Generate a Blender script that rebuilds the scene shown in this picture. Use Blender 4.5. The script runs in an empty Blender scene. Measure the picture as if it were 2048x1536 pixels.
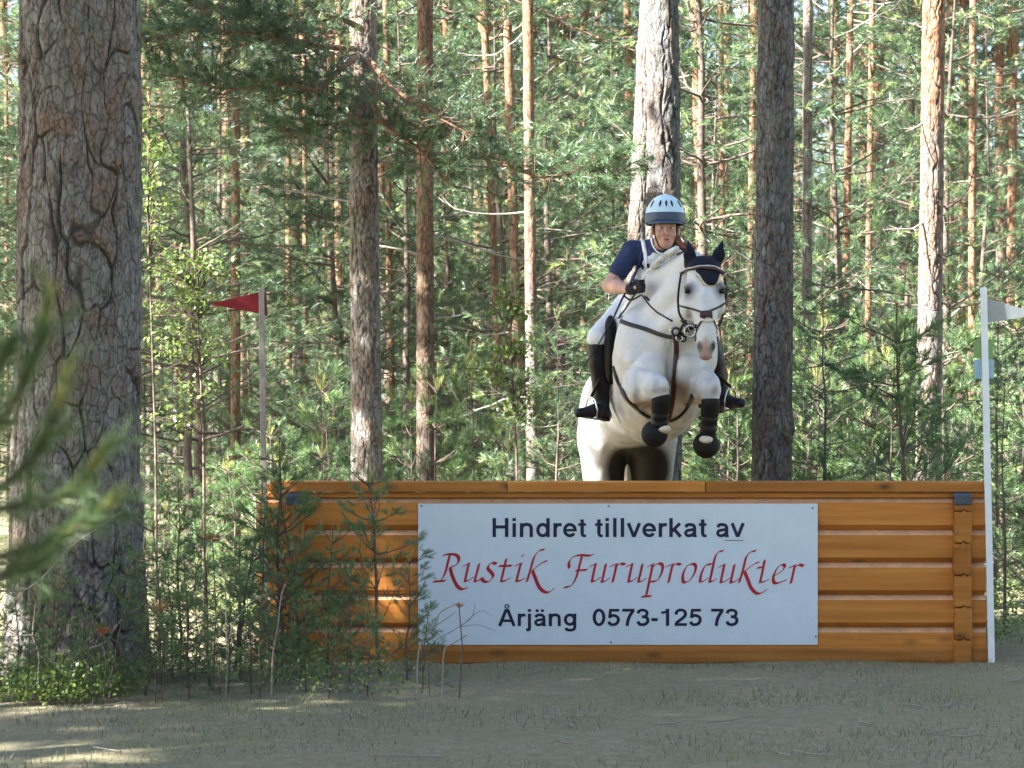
import bpy, math, random
import numpy as np
from mathutils import Vector, Matrix
from mathutils.bvhtree import BVHTree

# ------------------------------------------------------------------ camera, sky, sun, exposure
F_PX, CX, HY, CH = 5580.0, 1024.0, 856.0, 1.5      # focal length in photo pixels, optical column, horizon row, eye height
scene = bpy.context.scene
col = scene.collection
cam_d = bpy.data.cameras.new('camera')
cam_d.sensor_width = 36.0
cam_d.lens = F_PX / 2048 * 36
cam_d.shift_y = (HY - 768) / 2048
cam_d.clip_start, cam_d.clip_end = 0.2, 2000
cam_d.dof.use_dof = True
cam_d.dof.focus_distance = 18.2
cam_d.dof.aperture_fstop = 6.8
cam = bpy.data.objects.new('camera', cam_d)
cam.location = (0, 0, CH)
cam.rotation_euler = (math.radians(90), 0, 0)
col.objects.link(cam)
scene.camera = cam

SUN_EL, SUN_AZ = math.radians(40), math.radians(243)     # azimuth clockwise from +Y: from the left, a little from behind the camera
SUN_DIR = Vector((math.sin(SUN_AZ) * math.cos(SUN_EL), math.cos(SUN_AZ) * math.cos(SUN_EL), math.sin(SUN_EL)))
world = bpy.data.worlds.new('World')
scene.world = world
world.use_nodes = True
wn = world.node_tree
sky = wn.nodes.new('ShaderNodeTexSky')
sky.sky_type = 'NISHITA'
sky.sun_disc = False
sky.sun_elevation = SUN_EL
sky.sun_rotation = SUN_AZ
sky.air_density = 1.0
sky.dust_density = 1.5
wn.links.new(sky.outputs[0], wn.nodes['Background'].inputs[0])
wn.nodes['Background'].inputs[1].default_value = 0.055
sun_d = bpy.data.lights.new('sun', 'SUN')
sun_d.energy = 5.0
sun_d.angle = math.radians(0.53)
sun_d.color = (1.0, 0.965, 0.90)
sun = bpy.data.objects.new('sun', sun_d)
sun.rotation_euler = (-SUN_DIR).to_track_quat('-Z', 'Y').to_euler()
sun.location = (-20, 0, 30)
col.objects.link(sun)
scene.view_settings.view_transform = 'Standard'
scene.view_settings.look = 'None'
scene.view_settings.exposure = 3.2
scene.view_settings.gamma = 1.0
scene.view_settings.use_curve_mapping = False
scene.render.engine = 'CYCLES'
cy = scene.cycles
cy.max_bounces = 8
cy.diffuse_bounces = 4
cy.glossy_bounces = 2
cy.transmission_bounces = 4
cy.transparent_max_bounces = 4
cy.sample_clamp_indirect = 6.0
FULL = True

# ------------------------------------------------------------------ helpers
def P(px, py, Y):
    """World point seen at photo pixel (px, py) at distance Y from the camera."""
    return Vector(((px - CX) / F_PX * Y, Y, CH + (HY - py) / F_PX * Y))

def tag(o, label=None, cat=None, group=None, kind=None):
    if label: o['label'] = label
    if cat: o['category'] = cat
    if group: o['group'] = group
    if kind: o['kind'] = kind
    return o

def link(name, me, mat=None, parent=None):
    o = bpy.data.objects.new(name, me)
    col.objects.link(o)
    if mat is not None:
        for m in (mat if isinstance(mat, (list, tuple)) else [mat]):
            me.materials.append(m)
    if parent is not None:
        o.parent = parent
        o.matrix_parent_inverse = parent.matrix_world.inverted() if parent.type != 'EMPTY' else Matrix.Translation(-Vector(parent.location))
    return o

def empty(name, loc=(0, 0, 0)):
    o = bpy.data.objects.new(name, None)
    o.empty_display_size = 0.1
    o.location = loc
    col.objects.link(o)
    return o

def np_mesh(name, V, T, attrs=None, smooth=False, mats=None):
    """Mesh from an (n,3) vertex array and an (m,3) or (m,4) face array."""
    V = np.ascontiguousarray(V, dtype=np.float32)
    T = np.ascontiguousarray(T, dtype=np.int32)
    me = bpy.data.meshes.new(name)
    n, k = T.shape
    me.vertices.add(len(V)); me.vertices.foreach_set('co', V.ravel())
    me.loops.add(n * k); me.loops.foreach_set('vertex_index', T.ravel())
    me.polygons.add(n)
    me.polygons.foreach_set('loop_start', np.arange(0, n * k, k, dtype=np.int32))
    me.polygons.foreach_set('loop_total', np.full(n, k, dtype=np.int32))
    if smooth: me.polygons.foreach_set('use_smooth', np.ones(n, dtype=bool))
    if mats is not None: me.polygons.foreach_set('material_index', np.asarray(mats, dtype=np.int32))
    me.update(calc_edges=True)
    for an, av in (attrs or {}).items():
        av = np.asarray(av, dtype=np.float32)
        if av.ndim == 2:
            a = me.attributes.new(an, 'FLOAT_COLOR', 'POINT')
            a.data.foreach_set('color', np.concatenate([av[:, :3], np.ones((len(av), 1), np.float32)], 1).ravel())
        else:
            a = me.attributes.new(an, 'FLOAT', 'POINT')
            a.data.foreach_set('value', av)
    me.validate()
    return me

class MB:
    """Collects simple solids into one mesh."""
    def __init__(s): s.v, s.f = [], []
    def add(s, vs, fs):
        b = len(s.v); s.v += [tuple(v) for v in vs]; s.f += [tuple(b + i for i in f) for f in fs]
    def box(s, c, d, rot=None, bev=0.0):
        c = Vector(c); h = Vector(d) / 2
        if bev <= 0:
            vs = [Vector((x, y, z)) for x in (-h.x, h.x) for y in (-h.y, h.y) for z in (-h.z, h.z)]
            fs = [(0, 1, 3, 2), (4, 6, 7, 5), (0, 4, 5, 1), (2, 3, 7, 6), (0, 2, 6, 4), (1, 5, 7, 3)]
        else:
            import bmesh
            bm = bmesh.new(); bmesh.ops.create_cube(bm, size=1.0)
            for v in bm.verts: v.co = Vector((v.co.x * d[0], v.co.y * d[1], v.co.z * d[2]))
            bmesh.ops.bevel(bm, geom=bm.edges[:], offset=bev, segments=2, affect='EDGES', profile=0.6)
            bm.verts.index_update()
            vs = [v.co.copy() for v in bm.verts]; fs = [[v.index for v in f.verts] for f in bm.faces]; bm.free()
        if rot is not None: vs = [rot @ v for v in vs]
        s.add([c + v for v in vs], fs)
    def prism(s, prof, x0, x1):
        """Profile [(y,z)...] swept along x."""
        n = len(prof)
        vs = [(x0, y, z) for y, z in prof] + [(x1, y, z) for y, z in prof]
        fs = [(i, (i + 1) % n, n + (i + 1) % n, n + i) for i in range(n)] + [tuple(reversed(range(n))), tuple(range(n, 2 * n))]
        s.add(vs, fs)
    def tube(s, pts, rad, sides=8, cap=True):
        pts = [Vector(p) for p in pts]; n = len(pts)
        if not isinstance(rad, (list, tuple)): rad = [rad] * n
        rings = []; up = None
        for i, p in enumerate(pts):
            t = (pts[min(i + 1, n - 1)] - pts[max(i - 1, 0)]).normalized()
            if up is None: up = t.orthogonal().normalized()
            up = (up - t * up.dot(t)).normalized(); w = t.cross(up)
            rings.append([p + (up * math.cos(a) + w * math.sin(a)) * rad[i] for a in [2 * math.pi * k / sides for k in range(sides)]])
        vs = [v for r in rings for v in r]
        fs = [(i * sides + k, i * sides + (k + 1) % sides, (i + 1) * sides + (k + 1) % sides, (i + 1) * sides + k) for i in range(n - 1) for k in range(sides)]
        if cap: fs += [tuple(reversed(range(sides))), tuple(range((n - 1) * sides, n * sides))]
        s.add(vs, fs)
    def build(s, name, mat, parent=None, smooth=False):
        me = bpy.data.meshes.new(name); me.from_pydata(s.v, [], s.f)
        import bmesh
        bm = bmesh.new(); bm.from_mesh(me); bmesh.ops.recalc_face_normals(bm, faces=bm.faces[:]); bm.to_mesh(me); bm.free()
        if smooth:
            for p in me.polygons: p.use_smooth = True
        return link(name, me, mat, parent)

def catmull(pts, n=8):
    pts = [np.array(p, float) for p in pts]
    q = [2 * pts[0] - pts[1]] + pts + [2 * pts[-1] - pts[-2]]
    out = []
    for i in range(1, len(q) - 2):
        for k in range(n):
            t = k / n
            out.append(0.5 * (2 * q[i] + (q[i + 1] - q[i - 1]) * t + (2 * q[i - 1] - 5 * q[i] + 4 * q[i + 1] - q[i + 2]) * t * t + (3 * q[i] - q[i - 1] - 3 * q[i + 1] + q[i + 2]) * t ** 3))
    out.append(pts[-1]); return out

# value noise on numpy arrays
def _hash(ix, iy, iz, seed):
    h = (ix.astype(np.int64) * 374761393 + iy.astype(np.int64) * 668265263 + iz.astype(np.int64) * 2147483647 + seed * 1274126177) & 0xffffffff
    h = ((h ^ (h >> 13)) * 1274126177) & 0xffffffff
    h = ((h ^ (h >> 16)) * 2246822519) & 0xffffffff
    return ((h ^ (h >> 15)) & 0xffffff) / float(0xffffff)
def vnoise(x, y, z, seed=0):
    x, y, z = np.broadcast_arrays(x, y, z)
    ix, iy, iz = np.floor(x), np.floor(y), np.floor(z)
    fx, fy, fz = x - ix, y - iy, z - iz
    fx, fy, fz = [f * f * (3 - 2 * f) for f in (fx, fy, fz)]
    r = 0
    for a in (0, 1):
        for b in (0, 1):
            for c in (0, 1):
                r = r + _hash(ix + a, iy + b, iz + c, seed) * (fx if a else 1 - fx) * (fy if b else 1 - fy) * (fz if c else 1 - fz)
    return r

# ------------------------------------------------------------------ materials
def new_mat(name):
    m = bpy.data.materials.new(name); m.use_nodes = True
    nt = m.node_tree; return m, nt, nt.nodes['Principled BSDF']
def N(nt, t, **kw):
    n = nt.nodes.new(t)
    for k, v in kw.items(): setattr(n, k, v)
    return n
def ramp(nt, fac, stops):
    r = N(nt, 'ShaderNodeValToRGB')
    cr = r.color_ramp
    while len(cr.elements) < len(stops): cr.elements.new(0.5)
    for e, (p, c) in zip(cr.elements, stops): e.position = p; e.color = (*c, 1)
    nt.links.new(fac, r.inputs[0]); return r.outputs[0]
def mix(nt, a, b, fac, mode='MIX'):
    m = N(nt, 'ShaderNodeMix', data_type='RGBA', blend_type=mode)
    for s, v in ((m.inputs[0], fac), (m.inputs[6], a), (m.inputs[7], b)):
        if hasattr(v, 'is_linked'): nt.links.new(v, s)
        elif isinstance(v, (int, float)): s.default_value = v
        else: s.default_value = (*v, 1)
    return m.outputs[2]
def attr(nt, name, out='Fac'):
    return N(nt, 'ShaderNodeAttribute', attribute_name=name).outputs[out]
def noise(nt, scale, detail=4, rough=0.55, vec=None, scl=None):
    n = N(nt, 'ShaderNodeTexNoise'); n.inputs['Scale'].default_value = scale; n.inputs['Detail'].default_value = detail; n.inputs['Roughness'].default_value = rough
    if vec is None: vec = N(nt, 'ShaderNodeTexCoord').outputs['Object']
    if scl is not None:
        mp = N(nt, 'ShaderNodeMapping'); mp.inputs['Scale'].default_value = scl; nt.links.new(vec, mp.inputs[0]); vec = mp.outputs[0]
    nt.links.new(vec, n.inputs[0]); return n.outputs[0]
def bump(nt, b, h, strength=0.3, dist=0.01):
    n = N(nt, 'ShaderNodeBump'); n.inputs['Strength'].default_value = strength; n.inputs['Distance'].default_value = dist
    nt.links.new(h, n.inputs['Height']); nt.links.new(n.outputs[0], b.inputs['Normal'])
def flat_mat(name, c, rough=0.6, nscale=30, var=0.12, bmp=0.1, spec=0.3, metal=0.0, bdist=0.004):
    m, nt, b = new_mat(name)
    nz = noise(nt, nscale)
    lo = tuple(max(0, x * (1 - var)) for x in c); hi = tuple(min(1, x * (1 + var)) for x in c)
    nt.links.new(ramp(nt, nz, [(0.3, lo), (0.7, hi)]), b.inputs['Base Color'])
    b.inputs['Roughness'].default_value = rough; b.inputs['Specular IOR Level'].default_value = spec; b.inputs['Metallic'].default_value = metal
    if bmp: bump(nt, b, nz, bmp, bdist)
    return m

def needle_mat(name, dark, mid, young, trans=0.3):
    m, nt, b = new_mat(name)
    t = attr(nt, 'tint')
    rnd = N(nt, 'ShaderNodeObjectInfo').outputs['Random']
    c = ramp(nt, t, [(0.0, dark), (0.62, mid), (0.85, young), (1.0, young)])
    hs = N(nt, 'ShaderNodeHueSaturation')
    mr = N(nt, 'ShaderNodeMapRange'); nt.links.new(rnd, mr.inputs[0]); mr.inputs[3].default_value = 0.8; mr.inputs[4].default_value = 1.2
    nt.links.new(mr.outputs[0], hs.inputs['Value']); nt.links.new(c, hs.inputs['Color'])
    nt.links.new(hs.outputs[0], b.inputs['Base Color'])
    b.inputs['Roughness'].default_value = 0.38; b.inputs['Specular IOR Level'].default_value = 0.6
    tr = N(nt, 'ShaderNodeBsdfTranslucent'); nt.links.new(hs.outputs[0], tr.inputs[0])
    ms = N(nt, 'ShaderNodeMixShader'); ms.inputs[0].default_value = trans
    nt.links.new(b.outputs[0], ms.inputs[1]); nt.links.new(tr.outputs[0], ms.inputs[2])
    nt.links.new(ms.outputs[0], nt.nodes['Material Output'].inputs[0])
    return m
M = {}
M['needles'] = needle_mat('pine_needles', (0.035, 0.072, 0.04), (0.13, 0.205, 0.095), (0.32, 0.37, 0.12), 0.28)
M['needles_near'] = needle_mat('sapling_needles', (0.075, 0.14, 0.06), (0.15, 0.24, 0.09), (0.42, 0.42, 0.14), 0.38)
M['leaves'] = needle_mat('birch_leaves', (0.085, 0.14, 0.035), (0.16, 0.235, 0.06), (0.26, 0.32, 0.09), 0.42)
M['dead_needles'] = needle_mat('dead_needles', (0.30, 0.10, 0.03), (0.38, 0.14, 0.04), (0.40, 0.18, 0.06))
M['twig'] = flat_mat('twig_bark', (0.11, 0.085, 0.07), 0.9, 40, 0.4, 0.2)
M['pale_twig'] = flat_mat('pale_dead_wood', (0.27, 0.24, 0.21), 0.85, 60, 0.25, 0.2)

def bark_mat(name='pine_bark', val=1.0):
    m, nt, b = new_mat(name)
    crack, cell, orange = attr(nt, 'crack'), attr(nt, 'cell'), attr(nt, 'orange')
    tc = N(nt, 'ShaderNodeTexCoord').outputs['Object']
    n1 = noise(nt, 22, 6, 0.65, tc, (1, 1, 0.45))
    n2 = noise(nt, 90, 4, 0.6, tc, (1, 1, 0.5))
    n3 = noise(nt, 5, 5, 0.65, tc)
    vo = N(nt, 'ShaderNodeTexVoronoi', feature='DISTANCE_TO_EDGE'); mp = N(nt, 'ShaderNodeMapping'); mp.inputs['Scale'].default_value = (1, 1, 0.42)
    wv = N(nt, 'ShaderNodeVectorMath', operation='ADD'); ws = N(nt, 'ShaderNodeVectorMath', operation='SCALE'); ws.inputs['Scale'].default_value = 0.03
    nzv = N(nt, 'ShaderNodeTexNoise'); nzv.inputs['Scale'].default_value = 18; nt.links.new(tc, nzv.inputs[0]); nt.links.new(nzv.outputs['Color'], ws.inputs[0])
    nt.links.new(tc, wv.inputs[0]); nt.links.new(ws.outputs[0], wv.inputs[1]); nt.links.new(wv.outputs[0], mp.inputs[0]); nt.links.new(mp.outputs[0], vo.inputs[0]); vo.inputs['Scale'].default_value = 24
    flake = ramp(nt, vo.outputs['Distance'], [(0.0, (0, 0, 0)), (0.09, (1, 1, 1))])
    grey = ramp(nt, n1, [(0.28, (0.075, 0.065, 0.06)), (0.5, (0.20, 0.182, 0.17)), (0.7, (0.32, 0.298, 0.28))])
    warm = ramp(nt, n2, [(0.3, (0.11, 0.068, 0.05)), (0.7, (0.25, 0.18, 0.14))])
    g = mix(nt, grey, warm, ramp(nt, cell, [(0.35, (0, 0, 0)), (0.8, (0.85, 0.85, 0.85))]))
    lich = ramp(nt, n3, [(0.5, (0, 0, 0)), (0.62, (0.5, 0.5, 0.5))])
    g = mix(nt, g, (0.16, 0.175, 0.145), lich)
    org = ramp(nt, n1, [(0.25, (0.11, 0.055, 0.032)), (0.5, (0.26, 0.145, 0.085)), (0.8, (0.42, 0.29, 0.20))])
    c = mix(nt, g, org, orange)
    c = mix(nt, c, mix(nt, c, (0.55, 0.53, 0.52), 1.0, 'MULTIPLY'), mix(nt, (1, 1, 1), (0, 0, 0), flake))
    c = mix(nt, (0.055, 0.047, 0.043), c, crack)
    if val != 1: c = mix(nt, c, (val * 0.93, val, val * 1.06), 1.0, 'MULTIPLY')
    nt.links.new(c, b.inputs['Base Color'])
    b.inputs['Roughness'].default_value = 0.9; b.inputs['Specular IOR Level'].default_value = 0.2
    mm = N(nt, 'ShaderNodeMath', operation='ADD'); nt.links.new(n1, mm.inputs[0]); nt.links.new(flake, mm.inputs[1])
    bump(nt, b, mm.outputs[0], 0.6, 0.009)
    return m
M['bark'] = bark_mat()
M['bark_shaded'] = bark_mat('shaded_pine_bark', 0.7)  # same bark with the trunk's shade painted in, darker and bluer
def stain_mat(name, tint=1.0):
    m, nt, b = new_mat(name)
    tc = N(nt, 'ShaderNodeTexCoord').outputs['Object']
    rnd = N(nt, 'ShaderNodeObjectInfo').outputs['Random']
    off = N(nt, 'ShaderNodeVectorMath', operation='ADD'); nt.links.new(tc, off.inputs[0])
    cmb = N(nt, 'ShaderNodeCombineXYZ'); ml = N(nt, 'ShaderNodeMath', operation='MULTIPLY'); ml.inputs[1].default_value = 37.0
    nt.links.new(rnd, ml.inputs[0]); nt.links.new(ml.outputs[0], cmb.inputs[0]); nt.links.new(ml.outputs[0], cmb.inputs[2]); nt.links.new(cmb.outputs[0], off.inputs[1])
    v = off.outputs[0]
    g1 = noise(nt, 9, 5, 0.6, v, (0.12, 1, 2.2))
    g2 = noise(nt, 60, 3, 0.6, v, (0.03, 1, 1.5))
    c = ramp(nt, g1, [(0.25, (0.33, 0.115, 0.022)), (0.5, (0.47, 0.178, 0.034)), (0.75, (0.58, 0.25, 0.06))])
    c = mix(nt, c, (0.62, 0.27, 0.07), ramp(nt, g2, [(0.5, (0, 0, 0)), (0.8, (0.35, 0.35, 0.35))]))
    # knots
    vo = N(nt, 'ShaderNodeTexVoronoi'); mp = N(nt, 'ShaderNodeMapping'); mp.inputs['Scale'].default_value = (2.6, 0.01, 6.0)
    nt.links.new(v, mp.inputs[0]); nt.links.new(mp.outputs[0], vo.inputs[0]); vo.inputs['Scale'].default_value = 1.0
    kn = ramp(nt, vo.outputs['Distance'], [(0.05, (0.9, 0.9, 0.9)), (0.10, (0.45, 0.45, 0.45)), (0.20, (0, 0, 0))])
    c = mix(nt, c, (0.10, 0.05, 0.02), kn)
    c = mix(nt, c, (0.5, 0.4, 0.32), ramp(nt, noise(nt, 3.0, 5, 0.7, v, (0.3, 1, 1)), [(0.6, (0, 0, 0)), (0.85, (0.3, 0.3, 0.3))]))
    hs = N(nt, 'ShaderNodeHueSaturation'); mr = N(nt, 'ShaderNodeMapRange'); nt.links.new(rnd, mr.inputs[0]); mr.inputs[3].default_value = 0.75 * tint; mr.inputs[4].default_value = 1.15 * tint
    nt.links.new(mr.outputs[0], hs.inputs['Value']); nt.links.new(c, hs.inputs['Color'])
    nt.links.new(hs.outputs[0], b.inputs['Base Color'])
    b.inputs['Roughness'].default_value = 0.55; b.inputs['Specular IOR Level'].default_value = 0.22
    bump(nt, b, g2, 0.25, 0.004)
    return m
M['stain'] = stain_mat('orange_stained_pine')
M['end_grain'] = stain_mat('stained_log_end', 0.72)
M['skylit_chamfer'] = flat_mat('painted_skylit_chamfer', (0.58, 0.335, 0.19), 0.6, 12, 0.18, 0.1)  # skylight on the upward chamfers, painted in as a paler stain

# ------------------------------------------------------------------ trees
class Tree:
    """Wood tubes and needle tufts collected as arrays; meshes made once and shared by copies."""
    def __init__(s, seed):
        s.rng = np.random.default_rng(seed)
        s.wv, s.wf, s.nv = [], [], 0
        s.wa = []                       # orange-ness of the wood
        s.tp, s.td, s.tl, s.ty = [], [], [], []
    def tube(s, pts, radii, sides=5, orange=0.0):
        pts = np.asarray(pts, float); n = len(pts)
        t = np.gradient(pts, axis=0); t /= np.linalg.norm(t, axis=1, keepdims=True) + 1e-9
        ref = np.array([0.0, 0, 1]) if abs(t[0][2]) < 0.8 else np.array([1.0, 0, 0])
        u = np.cross(t, ref); u /= np.linalg.norm(u, axis=1, keepdims=True) + 1e-9
        w = np.cross(t, u)
        a = np.linspace(0, 2 * np.pi, sides, endpoint=False)
        ring = pts[:, None] + (u[:, None] * np.cos(a)[None, :, None] + w[:, None] * np.sin(a)[None, :, None]) * np.asarray(radii)[:, None, None]
        i, k = np.meshgrid(np.arange(n - 1), np.arange(sides), indexing='ij')
        k2 = (k + 1) % sides
        f = np.stack([i * sides + k, (i + 1) * sides + k, (i + 1) * sides + k2, i * sides + k2], -1).reshape(-1, 4) + s.nv
        s.wv.append(ring.reshape(-1, 3)); s.wf.append(f); s.nv += n * sides
        s.wa.append(np.full(n * sides, orange) if np.isscalar(orange) else np.repeat(orange, sides))
    def tuft(s, p, d, l, young=0.0):
        s.tp.append(p); s.td.append(d); s.tl.append(l); s.ty.append(young)
    def wood_mesh(s, name, smooth=True):
        V = np.concatenate(s.wv); Fa = np.concatenate(s.wf)
        return np_mesh(name, V, Fa, {'crack': np.ones(len(V)), 'cell': vnoise(V[:, 0] * 9, V[:, 1] * 9, V[:, 2] * 3, 5), 'orange': np.concatenate(s.wa)}, smooth)
    def needle_mesh(s, name, n, nl, nw, spread=(0.45, 0.95), candle=False):
        p, d, l, y = np.array(s.tp), np.array(s.td), np.array(s.tl), np.array(s.ty)
        d = d / (np.linalg.norm(d, axis=1, keepdims=True) + 1e-9)
        m = len(p); rng = s.rng
        p, d, l, y = [np.repeat(a, n, axis=0) for a in (p, d, l, y)]
        t = rng.random(m * n) ** 0.8
        r = rng.normal(size=(m * n, 3)); r -= d * (r * d).sum(1, keepdims=True); r /= np.linalg.norm(r, axis=1, keepdims=True) + 1e-9
        a = rng.uniform(*spread, m * n) * (1 - 0.45 * y)
        nd = d * np.cos(a)[:, None] + r * np.sin(a)[:, None]
        L = nl * rng.uniform(0.7, 1.15, m * n) * (1 - 0.35 * y)
        b = p + d * (l * t)[:, None]
        sd = np.cross(nd, rng.normal(size=(m * n, 3))); sd /= np.linalg.norm(sd, axis=1, keepdims=True) + 1e-9
        V = np.stack([b - sd * nw / 2, b + sd * nw / 2, b + nd * L[:, None]], 1).reshape(-1, 3)
        tint = np.clip(np.repeat(rng.normal(0.3, 0.16, m), n) + rng.normal(0, 0.1, m * n) + y * 0.62, 0, 1)
        return np_mesh(name, V, np.arange(m * n * 3).reshape(-1, 3), {'tint': np.repeat(tint, 3)})

def branch(T, p0, az, L, el, r0, sub=5, curve=0.25, tufts=3, tl=0.10, live=0.35, orange=0.0, young=0.0, jit=0.25, sides=4):
    """One pine branch: main axis, side twigs, tufts towards the ends."""
    rng = T.rng
    n = 6
    pts = [np.array(p0, float)]
    a, e = az, el
    for i in range(n):
        a += rng.normal(0, jit * 0.5); e += curve / n + rng.normal(0, jit * 0.35)
        pts.append(pts[-1] + np.array([math.cos(a) * math.cos(e), math.sin(a) * math.cos(e), math.sin(e)]) * L / n)
    T.tube(pts, np.linspace(r0, r0 * 0.25, n + 1), sides, orange)
    P_ = np.array(pts)
    def along(t):
        x = t * n; i = min(int(x), n - 1); return P_[i] + (P_[i + 1] - P_[i]) * (x - i), P_[i + 1] - P_[i]
    if tufts:
        for k in range(tufts):
            q, d = along(1 - 0.16 * k * rng.uniform(0.5, 1.2)); T.tuft(q, d + rng.normal(0, 0.15, 3) * np.linalg.norm(d), tl, young if k == 0 else 0)
    for j in range(sub):
        t = live + (1 - live) * (j + rng.random()) / sub
        q, d = along(min(t, 0.99)); d = d / np.linalg.norm(d)
        side = np.cross(d, [0, 0, 1.0]); side /= np.linalg.norm(side) + 1e-9
        sd = d * rng.uniform(0.5, 0.9) + side * (1 if j % 2 else -1) * rng.uniform(0.5, 1.0) + np.array([0, 0, rng.normal(0.08, 0.25)])
        sd /= np.linalg.norm(sd); sl = L * rng.uniform(0.22, 0.42) * (1.1 - 0.5 * t)
        e1 = q + sd * sl * 0.55 + rng.normal(0, 0.03 * L, 3) * 0.5; e2 = q + sd * sl + np.array([0, 0, sl * 0.15])
        T.tube([q, e1, e2], [r0 * 0.4, r0 * 0.28, r0 * 0.12], 3, orange)
        if tufts:
            for k in range(tufts):
                f = 1 - 0.28 * k
                b = q + (e2 - q) * max(f, 0.2)
                T.tuft(b, sd + rng.normal(0, 0.35, 3), tl, young if k == 0 else 0)

def make_mature(seed, H=14.0, r0=0.11, z_live=5.5, orange_from=3.5, dens=1.0, dead=14, spread=1.0):
    T = Tree(seed); rng = T.rng
    n = 18
    z = np.linspace(-0.3, H, n); w = np.cumsum(rng.normal(0, 0.035, (n, 2)), axis=0)
    ctr = np.column_stack([w, z]); ctr[:, :2] -= ctr[1, :2]
    rad = r0 * np.clip(1 - (z / H) ** 1.3, 0.04, 1) * np.where(z < 0.2, 1.25, 1)
    T.tube(ctr, rad, 9, np.clip((z - orange_from) / 2.5, 0, 1))
    cat = lambda zz: np.array([np.interp(zz, z, ctr[:, 0]), np.interp(zz, z, ctr[:, 1]), zz])
    for i in range(dead):
        zz = rng.uniform(1.4, z_live + 1.0)
        branch(T, cat(zz), rng.uniform(0, 6.28), rng.uniform(0.5, 1.5), rng.normal(-0.1, 0.25), 0.012, sub=4, tufts=0, jit=0.5, live=0.2, sides=3)
    nw = int(15 * dens)
    for k in range(nw):
        zz = z_live + (H - z_live) * (k / (nw - 1)) ** 0.9
        L = spread * (2.3 * (1 - ((zz - z_live) / (H - z_live)) ** 1.6) + 0.45) * rng.uniform(0.75, 1.15)
        for b in range(rng.integers(3, 6)):
            branch(T, cat(min(zz + rng.normal(0, 0.15), H)), rng.uniform(0, 6.28), L * rng.uniform(0.6, 1.1), rng.normal(0.12, 0.22), 0.022, sub=8, tufts=4, tl=0.16, live=0.3, orange=0.6)
    T.tuft(np.array(cat(H)), np.array([0, 0, 1.0]), 0.2)
    return T
def make_young(seed, H=6.0, r0=0.05):
    T = Tree(seed); rng = T.rng
    n = 12; z = np.linspace(-0.2, H, n); w = np.cumsum(rng.normal(0, 0.02, (n, 2)), axis=0); w -= w[1]
    ctr = np.column_stack([w, z]); T.tube(ctr, r0 * np.clip(1 - z / H, 0.08, 1), 7, 0.15)
    cat = lambda zz: np.array([np.interp(zz, z, ctr[:, 0]), np.interp(zz, z, ctr[:, 1]), zz])
    nw = 13
    for k in range(nw):
        zz = 0.5 + (H - 0.5) * k / nw
        L = 1.5 * (1 - zz / H) ** 0.7 + 0.28
        live = zz > H * 0.05
        for b in range(rng.integers(4, 6)):
            branch(T, cat(zz + rng.normal(0, 0.04)), rng.uniform(0, 6.28), L * rng.uniform(0.7, 1.1), rng.normal(0.15, 0.15), 0.011, sub=6, tufts=3 if live else 0, tl=0.11, live=0.25, young=0.35)
    for b in range(4): T.tuft(cat(H), np.array([math.cos(b * 1.6) * 0.4, math.sin(b * 1.6) * 0.4, 1.0]), 0.22, 0.9)
    return T
def make_sapling(seed, H=1.5, fine=True, candle=True, lean=0.0):
    T = Tree(seed); rng = T.rng
    n = 9; z = np.linspace(-0.06, H * 0.88, n); w = np.cumsum(rng.normal(0, 0.012, (n, 2)), axis=0); w -= w[1]
    w[:, 0] += lean * (z / H) ** 2
    ctr = np.column_stack([w, z]); T.tube(ctr, 0.0145 * np.clip(1 - 0.8 * z / H, 0.15, 1), 6, 0.0)
    cat = lambda zz: np.array([np.interp(zz, z, ctr[:, 0]), np.interp(zz, z, ctr[:, 1]), min(zz, H * 0.88)])
    nw = 6
    for k in range(nw):
        zz = H * (0.07 + 0.81 * k / (nw - 1))
        L = H * (0.34 * (1 - 0.62 * zz / H))
        for b in range(rng.integers(4, 6)):
            branch(T, cat(zz + rng.normal(0, 0.01)), rng.uniform(0, 6.28), L * rng.uniform(0.65, 1.1), rng.normal(0.3, 0.2), 0.006, sub=3 if k < nw - 1 else 1, curve=0.4, tufts=2, tl=0.075, live=0.35, young=0.35 if rng.random() < 0.5 else 0.0, sides=4, jit=0.2)
    if candle:
        top = cat(H * 0.88)
        T.tube([top, top + [0, 0, H * 0.12]], [0.005, 0.003], 4, 0.3)
        T.tuft(top, np.array([0, 0, 1.0]), H * 0.12, 1.0); T.tuft(top, np.array([0, 0, 1.0]), H * 0.12, 0.9)
        for b in range(4):
            a = b * 1.57 + rng.uniform(0, 1); T.tuft(top, np.array([math.cos(a) * 0.5, math.sin(a) * 0.5, 1.0]), H * 0.07, 0.95)
    return T

def leaf_mesh(name, pts, dirs, size, rng):
    p = np.array(pts); d = np.array(dirs); m = len(p); d /= np.linalg.norm(d, axis=1, keepdims=True) + 1e-9
    s = np.cross(d, rng.normal(0, 0.5, (m, 3)) + [0, 0, 1.0]); s /= np.linalg.norm(s, axis=1, keepdims=True) + 1e-9
    up = np.cross(s, d); L = size * rng.uniform(0.7, 1.2, m)[:, None]
    V = np.stack([p, p + d * L * 0.45 + s * L * 0.36 + up * L * 0.08, p + d * L, p + d * L * 0.45 - s * L * 0.36 + up * L * 0.08], 1).reshape(-1, 3)
    i = np.arange(m)[:, None] * 4
    T = np.concatenate([i + [0, 1, 2], i + [0, 2, 3]])
    return np_mesh(name, V, T, {'tint': np.repeat(np.clip(rng.normal(0.5, 0.28, m), 0, 1), 4)})

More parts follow.
